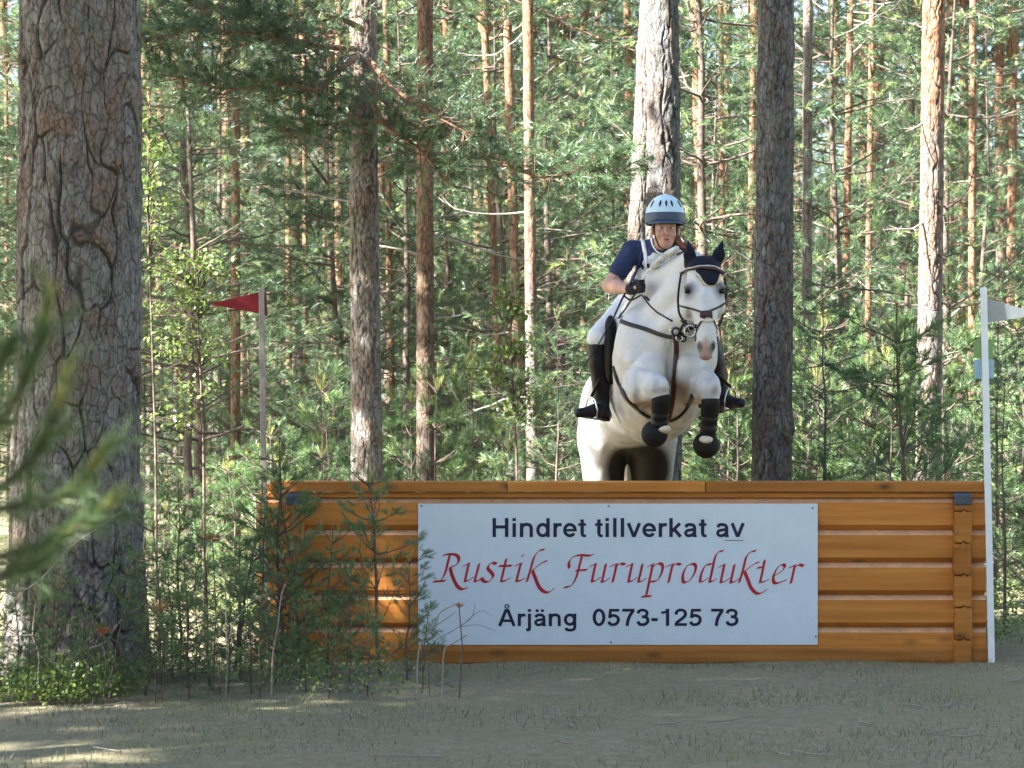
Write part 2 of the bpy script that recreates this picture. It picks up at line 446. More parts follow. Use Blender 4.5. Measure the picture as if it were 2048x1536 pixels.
# ---- bark with real relief for the trunks close enough to show plates
def trunk_mesh(name, p0, p1, r_a, r_b, nz, nu, seed, cw=0.07, ch=0.16, depth=0.02, flare=0.0, orange=(99, 100), crack_w=0.16, knots=0):
    """Trunk from p0 up to p1; radius r_a to r_b; plates of about cw x ch metres with cracks between them (p0, p1 local)."""
    rng = np.random.default_rng(seed)
    z = np.linspace(0, 1, nz); p0, p1 = np.array(p0, float), np.array(p1, float); H = p1[2] - p0[2]
    ctr = p0 + (p1 - p0) * z[:, None]
    ctr[:, 0] += 0.03 * np.sin(z * 5 + seed) * r_a * 4 * z * (1 - z); ctr[:, 1] += 0.02 * np.sin(z * 7 + seed)
    R = r_a + (r_b - r_a) * z
    zz = z * H
    th = np.linspace(0, 2 * np.pi, nu, endpoint=False)
    TH, ZZ = np.meshgrid(th, zz, indexing='ij')
    TH, ZZ = TH.T, ZZ.T
    RR = np.repeat(R[:, None], nu, 1)
    C = 2 * np.pi * (r_a + r_b) / 2
    ncol = max(6, round(C / cw))
    cx_, cy_, cz_ = np.cos(TH) * r_a, np.sin(TH) * r_a, ZZ
    wu = (vnoise(cx_ / cw * 0.8, cy_ / cw * 0.8, cz_ / ch * 0.9, seed) - 0.5) * 1.3 + (vnoise(cx_ / cw * 2.3, cy_ / cw * 2.3, cz_ / ch * 2.3, seed + 3) - 0.5) * 0.55
    wv = (vnoise(cx_ / cw * 0.8, cy_ / cw * 0.8, cz_ / ch * 0.9, seed + 1) - 0.5) * 1.2
    u = TH / (2 * np.pi) * ncol + wu; v = ZZ / ch + wv
    iu, iv = np.floor(u), np.floor(v)
    PU = np.zeros(u.shape); PV = np.zeros(u.shape); QU = np.zeros(u.shape); QV = np.zeros(u.shape); F1 = np.full(u.shape, 9.0); F2 = np.full(u.shape, 9.0); ID = np.zeros(u.shape)
    for a in (-1, 0, 1):
        for b in (-2, -1, 0, 1, 2):
            ju, jv = iu + a, iv + b
            jm = np.mod(ju, ncol)
            ou = ju + 0.15 + 0.7 * _hash(jm, jv, jm * 0, seed); ov = jv + _hash(jm, jv, jm * 0, seed + 7)
            d = np.sqrt((u - ou) ** 2 + (v - ov) ** 2)
            idn = _hash(jm, jv, jm * 0, seed + 11)
            nearer = d < F1
            second = ~nearer & (d < F2)
            QU = np.where(nearer, PU, np.where(second, ou, QU)); QV = np.where(nearer, PV, np.where(second, ov, QV))
            PU = np.where(nearer, ou, PU); PV = np.where(nearer, ov, PV)
            F2 = np.where(nearer, F1, np.minimum(F2, d)); ID = np.where(nearer, idn, ID); F1 = np.where(nearer, d, F1)
    e = F2 - F1
    dx_, dy_ = np.abs(PU - QU), np.abs(PV - QV)
    horiz = dy_ / (dx_ + dy_ + 1e-6)                                   # 1 where the joint runs across the trunk
    cr = np.clip(e / (crack_w * (1.15 - 0.8 * horiz) * (0.35 + 1.5 * vnoise(cx_ / cw * 0.9, cy_ / cw * 0.9, cz_ / ch * 1.3, seed + 33))), 0, 1); cr = np.maximum(cr, np.clip(horiz * 1.5 - 1.0 + 0.9 * (vnoise(PU * 5.1, PV * 5.3, 0 * PU, seed + 31) - 0.5), 0, 0.8)); cr = cr * cr * (3 - 2 * cr)
    cr = np.clip(cr + np.clip((vnoise(cx_ / cw * 1.1, cy_ / cw * 1.1, cz_ / ch * 0.8, seed + 21) - 0.5) * 3.0, 0, 0.85), 0, 1)     # some joints close up
    u2, v2 = TH / (2 * np.pi) * ncol * 2 + wu * 2.2, ZZ / ch * 2.3 + wv * 2.2
    G1 = np.full(u.shape, 9.0); G2 = np.full(u.shape, 9.0); ID2 = np.zeros(u.shape)
    for a in (-1, 0, 1):
        for b in (-1, 0, 1):
            ju, jv = np.floor(u2) + a, np.floor(v2) + b; jm = np.mod(ju, ncol * 2)
            d = np.sqrt((u2 - ju - _hash(jm, jv, jm * 0, seed + 40)) ** 2 + (v2 - jv - _hash(jm, jv, jm * 0, seed + 41)) ** 2)
            nearer = d < G1; G2 = np.where(nearer, G1, np.minimum(G2, d)); ID2 = np.where(nearer, _hash(jm, jv, jm * 0, seed + 42), ID2); G1 = np.where(nearer, d, G1)
    cr2 = np.clip((G2 - G1) / 0.14, 0, 1)
    fine = vnoise(cx_ * 120, cy_ * 120, cz_ * 45, seed + 5) - 0.5
    mid = vnoise(cx_ * 38, cy_ * 38, cz_ * 15, seed + 6) - 0.5
    ter = np.floor(np.clip(F1, 0, 1) * 3 + mid) * 0.12            # stepped flakes on each plate
    disp = depth * (cr * (0.35 + 0.55 * ID + 0.38 * ID2 + 0.12 * cr2) - 0.75 - ter * 0.9 + mid * 0.45 + fine * 0.3)
    fl = 1 + flare * np.exp(-ZZ / (r_a * 1.1)) * (1 + 0.35 * np.sin(TH * 5 + seed) + 0.2 * np.sin(TH * 3 + 2))
    RR = RR * fl + disp + r_a * 0.05 * (vnoise(np.cos(TH) * 1.5, np.sin(TH) * 1.5, ZZ * 1.2, seed + 9) - 0.5)
    for k in range(knots):
        kz, ka = rng.uniform(0.3, H * 0.95), rng.uniform(0, 6.28)
        g = np.exp(-(((np.mod(TH - ka + np.pi, 2 * np.pi) - np.pi) * r_a / (r_a * 0.3)) ** 2 + ((ZZ - kz) / (r_a * 0.45)) ** 2)); RR = RR + g * r_a * 0.16
    X = ctr[:, 0][:, None] + np.cos(TH) * RR; Y = ctr[:, 1][:, None] + np.sin(TH) * RR; Z = ctr[:, 2][:, None] + 0 * TH
    V = np.stack([X, Y, Z], -1).reshape(-1, 3)
    i, k = np.meshgrid(np.arange(nz - 1), np.arange(nu), indexing='ij'); k2 = (k + 1) % nu
    Fq = np.stack([i * nu + k, i * nu + k2, (i + 1) * nu + k2, (i + 1) * nu + k], -1).reshape(-1, 4)
    zr = ZZ + p0[2]
    org = np.clip((zr + (vnoise(cx_ * 6, cy_ * 6, cz_ * 1.5, seed + 13) - 0.5) * 2.0 - orange[0]) / (orange[1] - orange[0]), 0, 1)
    return np_mesh(name, V, Fq, {'crack': np.clip((0.25 + 0.75 * cr) * (0.55 + 0.45 * np.maximum(cr2, ID2 > 0.45)) - np.clip(-fine - 0.1, 0, 1) * 0.6 - 0.15 * (1 - cr), 0, 1).ravel(), 'cell': (0.5 * ID + 0.5 * ID2).ravel(), 'orange': org.ravel()}, True)

TPL = {}
def build_templates():
    for i in range(4):
        T = make_mature(100 + i, H=13.5 + i, z_live=3.6 + 0.7 * i, dead=9)
        TPL['mature', i] = (T.wood_mesh('trunk'), T.needle_mesh('crown', 30, 0.115, 0.0085))
    for i in range(2):
        T = make_mature(140 + i, H=13, r0=0.16, z_live=8.6, dens=1.5, dead=4, spread=1.35)
        TPL['dense', i] = (T.wood_mesh('trunk'), T.needle_mesh('crown', 16, 0.17, 0.026))
    for i in range(1):
        T = make_mature(150, H=13, r0=0.14, z_live=8.6, dens=1.3, dead=4, spread=1.3)
        TPL['thin', 0] = (T.wood_mesh('trunk'), T.needle_mesh('crown', 5, 0.15, 0.018))
    for i in range(4):
        T = make_young(200 + i, H=5.5 + 0.6 * i)
        TPL['young', i] = (T.wood_mesh('trunk'), T.needle_mesh('crown', 30, 0.085, 0.0055))
    for i in range(4):
        T = make_sapling(300 + i)
        TPL['bush', i] = (T.wood_mesh('stem'), T.needle_mesh('needles', 34, 0.06, 0.0042, (0.35, 0.8)))
    for i in range(5):
        T = make_sapling(320 + i, lean=[0.1, -0.12, 0.05, 0.18, -0.05][i])
        TPL['near', i] = (T.wood_mesh('stem'), T.needle_mesh('needles', 46, 0.056, 0.0023, (0.35, 0.9)))
    for i in range(3):
        T = make_mature(160 + i, H=8.0, r0=0.085, z_live=0.1, orange_from=-5, dead=0, dens=1.0)
        TPL['top', i] = (T.wood_mesh('limb'), T.needle_mesh('crown', 14, 0.13, 0.013))
    for k, (a, b) in TPL.items():
        a.materials.append(M['bark'] if k[0] in ('mature', 'dense', 'thin', 'top') else M['twig'])
        b.materials.append(M['needles_near'] if k[0] in ('near', 'bush') else M['needles'])
def plant(kind, i, name, loc, scale=1.0, rot=0.0, tilt=(0, 0), zs=1.0, label=None, cat='pine tree', group=None):
    """A tree thing sharing the template's meshes: an Empty at its foot > trunk, crown."""
    a, b = TPL[kind, i]
    r = empty(name, loc); r.rotation_euler = (tilt[0], tilt[1], rot); r.scale = (scale, scale, scale * zs)
    for nm, me in (('trunk' if kind in ('mature', 'dense', 'thin', 'young') else 'stem', a), ('crown' if kind in ('mature', 'dense', 'thin', 'young') else 'needles', b)):
        o = bpy.data.objects.new(nm, me); col.objects.link(o); o.parent = r
    return tag(r, label, cat, group)

# ------------------------------------------------------------------ ground
def ground():
    n = 150
    xs = np.concatenate([np.linspace(-300, -14, 16)[:-1], np.linspace(-14, 14, n), np.linspace(14, 300, 16)[1:]])
    ys = np.concatenate([np.linspace(-40, 9, 12)[:-1], np.linspace(9, 34, n), np.linspace(34, 300, 24)[1:]])
    X, Y = np.meshgrid(xs, ys)
    amp = np.clip((Y - 17) / 12, 0.06, 1)
    Z = (vnoise(X * 0.8, Y * 0.8, 0 * X, 3) - 0.5) * 0.16 * amp + (vnoise(X * 3, Y * 3, 0 * X, 4) - 0.5) * 0.03
    V = np.stack([X, Y, Z - 0.01], -1).reshape(-1, 3)
    a, b = len(ys), len(xs)
    i, k = np.meshgrid(np.arange(a - 1), np.arange(b - 1), indexing='ij')
    Fq = np.stack([i * b + k, i * b + k + 1, (i + 1) * b + k + 1, (i + 1) * b + k], -1).reshape(-1, 4)
    m, nt, bs = new_mat('forest_floor')
    tc = N(nt, 'ShaderNodeTexCoord').outputs['Object']
    n1, n2, n3 = noise(nt, 0.9, 4, 0.6, tc), noise(nt, 14, 6, 0.7, tc), noise(nt, 120, 3, 0.6, tc)
    c = ramp(nt, n2, [(0.3, (0.155, 0.135, 0.085)), (0.55, (0.225, 0.20, 0.132)), (0.75, (0.28, 0.255, 0.18))])
    c = mix(nt, c, (0.17, 0.175, 0.085), ramp(nt, n1, [(0.45, (0, 0, 0)), (0.65, (0.6, 0.6, 0.6))]))
    c = mix(nt, c, (0.27, 0.25, 0.20), ramp(nt, n3, [(0.6, (0, 0, 0)), (0.75, (0.5, 0.5, 0.5))]))
    nt.links.new(c, bs.inputs['Base Color']); bs.inputs['Roughness'].default_value = 0.95; bs.inputs['Specular IOR Level'].default_value = 0.1
    bump(nt, bs, n2, 0.5, 0.03)
    o = link('ground', np_mesh('ground', V, Fq, smooth=True), m)
    tag(o, 'grey green mossy forest ground in front of the jump', kind='structure')
ground()
build_templates()

# short grass on the ground in front of and behind the jump: nobody could count it
def grass():
    rng = np.random.default_rng(7)
    n = 52000
    x = rng.uniform(-5.5, 6.5, n); y = 11 + 9.5 * rng.random(n) ** 0.8
    d = vnoise(x * 0.9, y * 0.9, 0 * x, 17)
    keep = (d > 0.42 + 0.3 * rng.random(n)) & ~((np.abs(y - 18.4) < 0.5) & (x > -1.75) & (x < 3.15))
    x, y = x[keep], y[keep]; n = len(x)
    z = (vnoise(x * 3, y * 3, 0 * x, 4) - 0.5) * 0.03 - 0.02
    h = rng.uniform(0.02, 0.065, n); a = rng.uniform(0, 6.28, n); w = 0.0028
    p = np.stack([x, y, z], 1); s = np.stack([np.cos(a), np.sin(a), 0 * a], 1) * w
    lean = np.stack([rng.normal(0, 0.4, n), rng.normal(0, 0.4, n), np.ones(n)], 1) * h[:, None]
    V = np.stack([p - s, p + s, p + lean], 1).reshape(-1, 3)
    tint = np.clip(rng.normal(0.45, 0.25, n), 0, 1)
    m = needle_mat('dry_grass', (0.09, 0.11, 0.055), (0.15, 0.17, 0.09), (0.24, 0.23, 0.14), 0.25)
    o = link('grass', np_mesh('grass', V, np.arange(3 * n).reshape(-1, 3), {'tint': np.repeat(tint, 3)}), m)
    tag(o, 'short sparse grass and moss on the ground before the jump', kind='stuff')
grass()
def litter():
    rng = np.random.default_rng(9); n = 26000
    x = rng.uniform(-5, 5.5, n); y = 11.5 + 7 * rng.random(n); a = rng.uniform(0, 6.28, n); L = rng.uniform(0.02, 0.05, n)
    z = (vnoise(x * 0.8, y * 0.8, 0 * x, 3) - 0.5) * 0.16 * np.clip((y - 17) / 12, 0.06, 1) + (vnoise(x * 3, y * 3, 0 * x, 4) - 0.5) * 0.03 - 0.004
    d = np.stack([np.cos(a), np.sin(a), rng.normal(0, 0.15, n)], 1) * L[:, None]; s = np.stack([-np.sin(a), np.cos(a), 0 * a], 1) * 0.0022
    p = np.stack([x, y, z], 1); V = np.stack([p - s, p + s, p + d], 1).reshape(-1, 3)
    m = needle_mat('needle_litter', (0.16, 0.11, 0.07), (0.24, 0.18, 0.12), (0.34, 0.29, 0.22), 0.0)
    tag(link('needle_litter', np_mesh('needle_litter', V, np.arange(3 * n).reshape(-1, 3), {'tint': np.repeat(rng.random(n), 3)}), m), 'fallen brown pine needles lying on the ground before the jump', kind='stuff')
litter()

# ------------------------------------------------------------------ trees
def hero(name, label, px0, px1, w, Y, seed, orange=(99, 100), cw=0.055, ch=0.12, depth=0.012, H=9.0, crown=None, crown_z=5.4, cat='pine tree', nz=520, nu=120, top_r=None, group=None, crown_s=1.0, stubs=0, flare=0.12, knots=3, mat='bark'):
    """A pine whose trunk is read off the photo: centre column px0 at the top edge, px1 at row 960, width w pixels."""
    a, b = P(px1, 960, Y), P(px0, 0, Y)
    d = (b - a) / (b.z - a.z)
    foot = a + d * (0 - a.z); base = Vector((foot.x, Y, 0.0))
    r = w / F_PX * Y / 2
    root = empty(name, base)
    top = d * H
    me = trunk_mesh('trunk', (-d.x * 0.15, 0, -0.15), (top.x, 0, H), r * 1.04, (top_r or 0.72) * r, nz, nu, seed, cw, ch, depth, flare, orange, crack_w=0.17, knots=knots)
    o = link('trunk', me, M[mat]); o.parent = root
    rng = np.random.default_rng(seed + 50)
    if stubs:
        for k in range(stubs):
            T = Tree(seed * 31 + k)
            z = rng.uniform(1.3, 4.8) * (1 if Y < 28 else 1.4); aa = rng.choice([rng.normal(0, 0.5), rng.normal(math.pi, 0.5)])
            q = np.array([d.x * z, 0, z]) + np.array([math.cos(aa), math.sin(aa), 0]) * r * 0.8
            branch(T, q, aa, rng.uniform(0.25, 1.0) * (1 if Y < 28 else 1.5), rng.normal(0.1, 0.3), 0.011, sub=3, tufts=0, jit=0.4, live=0.2)
            me = T.wood_mesh('dead_branch'); so = link('dead_branch', me, M['pale_twig']); so.parent = root
    if crown is not None and Y > 33:
        for nm, q in zip(('limb', 'crown'), TPL['top', seed % 3]):
            co = bpy.data.objects.new(nm, q); col.objects.link(co); co.parent = root
            co.location = (top.x * crown_z / H, 0, crown_z); co.rotation_euler = (0, 0, seed * 1.7); co.scale = (crown_s,) * 3
    return tag(root, label, cat, group)

ZONES = [(285, 'beside the massive old pine'), (410, 'right of the massive old pine'), (520, 'left of the red flag pole'), (620, 'just right of the red flag pole'), (705, 'left of the sunlit grey trunk'), (830, 'between the grey and the orange trunks'), (950, 'right of the orange trunk'), (1090, 'around the leafy green sapling'),
         (1220, 'left of the rider'), (1380, 'behind the rider and horse'), (1500, 'right of the rider'), (1600, 'behind the dark shaded trunk'), (1720, 'right of the dark shaded trunk'), (1830, 'left of the stout orange and grey pine'), (1950, 'right of the stout orange and grey pine'), (9999, 'right of the white flag pole')]
def zone(x, Y):
    px = CX + x / Y * F_PX
    return next(t for lim, t in ZONES if px < lim)

# the big old pine close on the left
def big_pine():
    Y = 16.6
    sc_ = Y / F_PX
    foot = Vector((P(152, 0, Y).x, Y, 0)); root = empty('pine_tree', foot)
    top = P(157, 0, Y)
    r_top, r_bot = 116 * sc_, 133 * sc_
    H = 6.4
    me = trunk_mesh('trunk', (0, 0, -0.2), (0.02, 0, H), r_bot, r_bot + (r_top - r_bot) * H / 4.2, 1200, 480, 5, 0.15, 0.40, 0.030, 0.25, crack_w=0.17, knots=2)
    o = link('trunk', me, M['bark']); o.parent = root
    T = make_mature(905, H=15, r0=0.3, z_live=6.5, dead=0, dens=1.3, spread=1.5)
    for nm, m2, mt in (('crown', T.needle_mesh('crown', 16, 0.16, 0.022), M['needles']), ('limb', T.wood_mesh('limb'), M['bark'])):
        q = link(nm, m2, mt); q.parent = root
    tag(root, 'massive old pine with thick deeply cracked grey bark, widest trunk in the photo', 'pine tree')
big_pine()

if FULL:
    hero('pine_tree', 'grey pine trunk behind the left half of the jump, sunlit pale down its left side', 727, 733, 62, 23.0, 21, (3.6, 7.5), 0.06, 0.16, 0.014, crown=1, crown_z=6.2, stubs=7, knots=5)
    hero('pine_tree', 'orange barked pine standing just right of the sunlit grey trunk', 850, 852, 37, 26.0, 22, (-0.5, 3.8), 0.07, 0.10, 0.007, crown=1, crown_z=6.8, stubs=4, mat='bark_shaded')
    hero('pine_tree', 'dark brown pine trunk rising directly behind the rider\'s helmet', 1326, 1328, 72, 22.0, 23, (30, 31), 0.07, 0.22, 0.020, crown=1, crown_z=6.0, mat='bark_shaded')
    hero('pine_tree', 'leaning sunlit trunk half hidden behind the dark trunk above the rider', 1300, 1252, 46, 25.5, 24, (30, 31), 0.055, 0.15, 0.012, crown=1, crown_z=6.6)
    hero('pine_tree', 'dark blue grey pine trunk in full shade close right of the horse', 1551, 1543, 81, 19.9, 25, (30, 31), 0.055, 0.12, 0.013, crown=1, crown_z=6.0, knots=2, mat='bark_shaded')
    hero('pine_tree', 'stout pine with orange upper and grey lower trunk to the left of the white flag', 1867, 1856, 51, 24.0, 26, (2.9, 4.6), 0.06, 0.15, 0.011, crown=1, crown_z=6.4, stubs=4)
    # thinner trunks one can tell apart: (column at top, at row 960, width, distance, orange?, label)
    thin = [
        (470, 472, 20, 32, (0, 2), 'orange brown trunk seen directly above the tip of the red flag'),
        (608, 612, 11, 45, (0, 2), 'slim rusty trunk between the red flag pole and the sunlit grey trunk'),
        (772, 784, 15, 37, (-1, 2), 'reddish trunk showing in the gap between the grey and the orange pines'),
        (968, 1005, 17, 34, (0, 3), 'slim leaning orange trunk, left one of the pair above the leafy birch sapling'),
        (1014, 1042, 21, 32, (1, 4), 'leaning orange trunk, right one of the pair above the leafy birch sapling'),
        (1056, 1066, 25, 30, (2, 5), 'branchy trunk with many dead side limbs just left of the rider\'s elbow'),
        (1166, 1168, 12, 45, (-1, 1), 'very thin orange trunk between the birch sapling and the rider'),
        (1392, 1416, 27, 30, (1, 4), 'bright sunlit trunk just right of the rider\'s helmet'),
        (1441, 1448, 14, 36, (-1, 2), 'slender sunlit trunk above the ears of the horse'),
        (1508, 1496, 15, 34, (-1, 2), 'orange trunk peeping from behind the dark blue grey trunk'),
        (1616, 1612, 22, 28, (5, 9), 'grey brown trunk immediately right of the dark blue grey trunk'),
        (1702, 1684, 16, 30, (-1, 2), 'rusty trunk with drooping needles, third right of the dark shaded trunk'),
        (1668, 1664, 11, 42, (-1, 2), 'faint thin trunk between the grey brown and the rusty trunks'),
        (1745, 1732, 14, 33, (-1, 3), 'slender pale pink trunk standing alone in sun left of the stout orange pine'),
        (1817, 1814, 12, 44, (-1, 2), 'thin sunlit trunk close left of the stout orange pine'),
        (1899, 1896, 23, 36, (-2, 1), 'bright orange trunk touching the right side of the stout pine'),
        (1926, 1920, 17, 38, (-2, 1), 'bright trunk squeezed between two others left of the white flag pole'),
        (1947, 1942, 17, 33, (0, 3), 'pale sunlit trunk directly behind the top of the white flag pole'),
        (2027, 2020, 21, 38, (0, 3), 'shadowed orange trunk above the white flag pennant'),
        (12, 14, 9, 50, (0, 3), 'thin trunk showing left of the massive old pine'),
        (298, 300, 11, 46, (2, 5), 'trunk peeping out along the right edge of the massive old pine'),
        (352, 352, 10, 52, (1, 3), 'thin trunk in the dim wood between the massive pine and the red flag'),
        (440, 438, 9, 40, (4, 8), 'thin pale trunk beneath the red pennant'),
        (902, 902, 12, 42, (0, 3), 'small trunk right of the lower orange pine'),
    ]
    for i, (a, b, w, Y, og, lab) in enumerate(thin):
        hero('pine_tree', lab, a, b, w, Y, 400 + i, og, 0.05, 0.10, 0.006, nz=110, nu=26, H=10.0, crown=1, crown_z=[6.0, 6.8, 7.5][i % 3] + (Y - 30) * 0.05, stubs=5 if i % 3 else 2, crown_s=0.85)
    rg = np.random.default_rng(64)
    for i in range(40):
        px = rg.uniform(280, 1220) if i % 3 else rg.uniform(1380, 2060)
        Y = rg.uniform(38, 60); w = rg.uniform(0.13, 0.19) * F_PX / Y
        hero('pine_tree', 'straight thin trunk deep in the wood, ' + zone((px - CX) / F_PX * Y, Y), px, px + rg.normal(0, 8), w, Y, 500 + i, (-1, 3) if i % 2 else (2, 6), 0.05, 0.10, 0.006, nz=60, nu=16, H=11.0, crown=1, crown_z=rg.uniform(7, 9), stubs=0, crown_s=0.8, group='thin trunks deep in the wood')

# ------------------------------------------------------------------ the wooden jump
YF = 18.0                                        # front plane of the boards
S = YF / F_PX
def fx(px): return (px - CX) * S
def fz(py): return CH + (HY - py) * S
fence = empty('log_jump', (fx(1245), YF + 0.1, 0))
tag(fence, 'orange stained wooden cross-country jump wall under the horse', 'jump')
x0, x1 = fx(516), fx(1973)
pitch = 65 * S
cut, face, chamf = 11 * S, 45 * S, 9.5 * S
top_face = fz(1005)                               # upper edge of the first face
def board(zt, name, a, b, seed, topcut=True):
    """Log siding: sloped light upper chamfer, flat face, undercut lower chamfer."""
    d = 0.045
    zb = zt - face
    prof = [(YF, zt), (YF, zb), (YF + d, zb - cut * 0.9), (YF + 0.11, zb - cut * 0.9), (YF + 0.11, zt + chamf), (YF + d, zt + chamf)]
    m = MB(); n = 2
    m.prism(prof, a, b)
    o = m.build(name, [M['stain'], M['skylit_chamfer']], fence)
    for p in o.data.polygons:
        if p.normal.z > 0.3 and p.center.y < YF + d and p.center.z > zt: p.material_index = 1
    return o
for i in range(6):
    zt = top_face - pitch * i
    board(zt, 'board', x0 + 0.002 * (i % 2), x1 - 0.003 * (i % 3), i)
# ground log, half sunk
m = MB(); m.box((fx(1245), YF + 0.05, 0.03), (x1 - x0 + 0.12, 0.12, 0.10), bev=0.015); m.build('ground_log', M['end_grain'], fence)
# filler strip and top rail
m = MB(); m.box(((x0 + x1) / 2, YF + 0.06, fz(990)), (x1 - x0 - 0.004, 0.10, 10 * S), bev=0.004); m.build('strip', M['stain'], fence)
for a, b in ((541, 1014), (1015.2, 1410), (1411.2, 1971)):
    m = MB(); m.box((fx((a + b) / 2), YF + 0.145, fz(973.5)), (fx(b) - fx(a), 0.34, 20.5 * S), bev=0.008); m.build('top_rail', M['stain'], fence)
# rear side and returns so the jump is a solid obstacle
for px in (528, 1958):
    for i in range(6):
        zc = top_face - pitch * (i + 0.45)
        m = MB(); m.box((fx(px), YF + 0.56, zc), (0.09, 0.9, pitch * 0.94), bev=0.012); m.build('side_board', M['stain'], fence)
for i in range(6):
    m = MB(); m.box((fx(1245), YF + 1.03, top_face - pitch * (i + 0.45)), (x1 - x0, 0.05, pitch * 0.95), bev=0.01); m.build('back_board', M['stain'], fence)
m = MB()
m.box((fx(1245), YF + 0.62, fz(977)), (x1 - x0 - 0.02, 0.7, 0.04), bev=0.006); m.build('top_deck', M['stain'], fence)
# stacked ends of the cross logs at both corners
for px, nm in ((1922, 'r'), (592, 'l')):
    w = 34 * S
    zt = fz(998)
    for i in range(6):
        h = (24 if i == 0 else 64) * S
        m = MB()
        cx_ = fx(px) + 0.003 * math.sin(i * 2.1) + (1.5 * S * i * 0.25)
        zc = zt - h / 2
        q = 0.004
        prof = [(-w * .44, -h / 2 + q), (-w * .5, -h / 2 + q + .012), (-w * .5, h / 2 - q - .012), (-w * .44, h / 2 - q), (-w * .10, h / 2 - q), (-w * .05, h / 2 + 0.007), (w * .10, h / 2 + 0.007), (w * .15, h / 2 - q), (w * .44, h / 2 - q), (w * .5, h / 2 - q - .012), (w * .5, -h / 2 + q + .012), (w * .44, -h / 2 + q), (w * .15, -h / 2 + q), (w * .10, -h / 2 + 0.013), (-w * .05, -h / 2 + 0.013), (-w * .10, -h / 2 + q)]
        n = len(prof); yf, yb = YF - 0.075 + 0.004 * (i % 2), YF + 0.05
        e = 0.008
        vs = [(cx_ + a * (1 - 0.1), yf, zc + b * 0.97) for a, b in prof] + [(cx_ + a, yf + e, zc + b) for a, b in prof] + [(cx_ + a, yb, zc + b) for a, b in prof]
        fs = [tuple(reversed(range(n)))] + [(r * n + k, r * n + (k + 1) % n, (r + 1) * n + (k + 1) % n, (r + 1) * n + k) for r in range(2) for k in range(n)]
        m.add(vs, fs); m.build('log_end', M['end_grain'], fence)
        zt -= h
    # folded metal cap over the top log end
    cw2, zt2 = w * 1.04, fz(984)
    m = MB(); arc = [(YF + 0.05, zt2), (YF - 0.03, zt2 - 0.002), (YF - 0.062, zt2 - 0.010), (YF - 0.081, zt2 - 0.028), (YF - 0.084, fz(1008))]
    for (ya, za), (yb_, zb_) in zip(arc[:-1], arc[1:]):
        pass
    inner = [(y + 0.004, z - 0.004) for y, z in arc]
    m.prism(arc + inner[::-1], fx(px) - cw2 / 2, fx(px) + cw2 / 2)
    m.build('post_cap', flat_mat('dark_zinc', (0.06, 0.072, 0.09), 0.45, 30, 0.25, 0.15, metal=0.3), fence)

# ------------------------------------------------------------------ the sign with its lettering
sign = empty('sign_board', (fx(1236), YF - 0.02, fz(1289)))
tag(sign, 'large white sign with dark blue and red lettering screwed to the jump', 'sign')
msign, nt, bs = new_mat('painted_sign_sheet')
nz = noise(nt, 4, 6, 0.65); nf = noise(nt, 300, 2, 0.5)
nt.links.new(ramp(nt, nz, [(0.3, (0.565, 0.645, 0.735)), (0.7, (0.62, 0.70, 0.79))]), bs.inputs['Base Color'])
bs.inputs['Roughness'].default_value = 0.38; bump(nt, bs, nz, 0.35, 0.02)
YS = YF - 0.012
sx0, sx1, sz0, sz1 = fx(836.5), fx(1635), fz(1289.5), fz(1007)
m = MB(); m.box(((sx0 + sx1) / 2, YS + 0.004, (sz0 + sz1) / 2), (sx1 - sx0, 0.007, sz1 - sz0), bev=0.0012)
m.build('panel', msign, sign)
mscrew = flat_mat('screw_head', (0.10, 0.10, 0.12), 0.4, 40, 0.2, 0.1, metal=0.7)
for px, py in ((843, 1012), (1217, 1012), (1625, 1016), (1631, 1273), (842, 1282), (1222, 1284)):
    m = MB(); c = Vector((fx(px), YS, fz(py))); m.tube([c + Vector((0, 0.002, 0)), c + Vector((0, -0.003, 0)), c + Vector((0, -0.0045, 0))], [0.0062, 0.0060, 0.003], 10); m.build('screw', mscrew, sign)
m_navy = flat_mat('navy_vinyl', (0.010, 0.012, 0.045), 0.35, 20, 0.1, 0.0)
m_red = flat_mat('red_vinyl', (0.42, 0.012, 0.030), 0.35, 20, 0.12, 0.0)
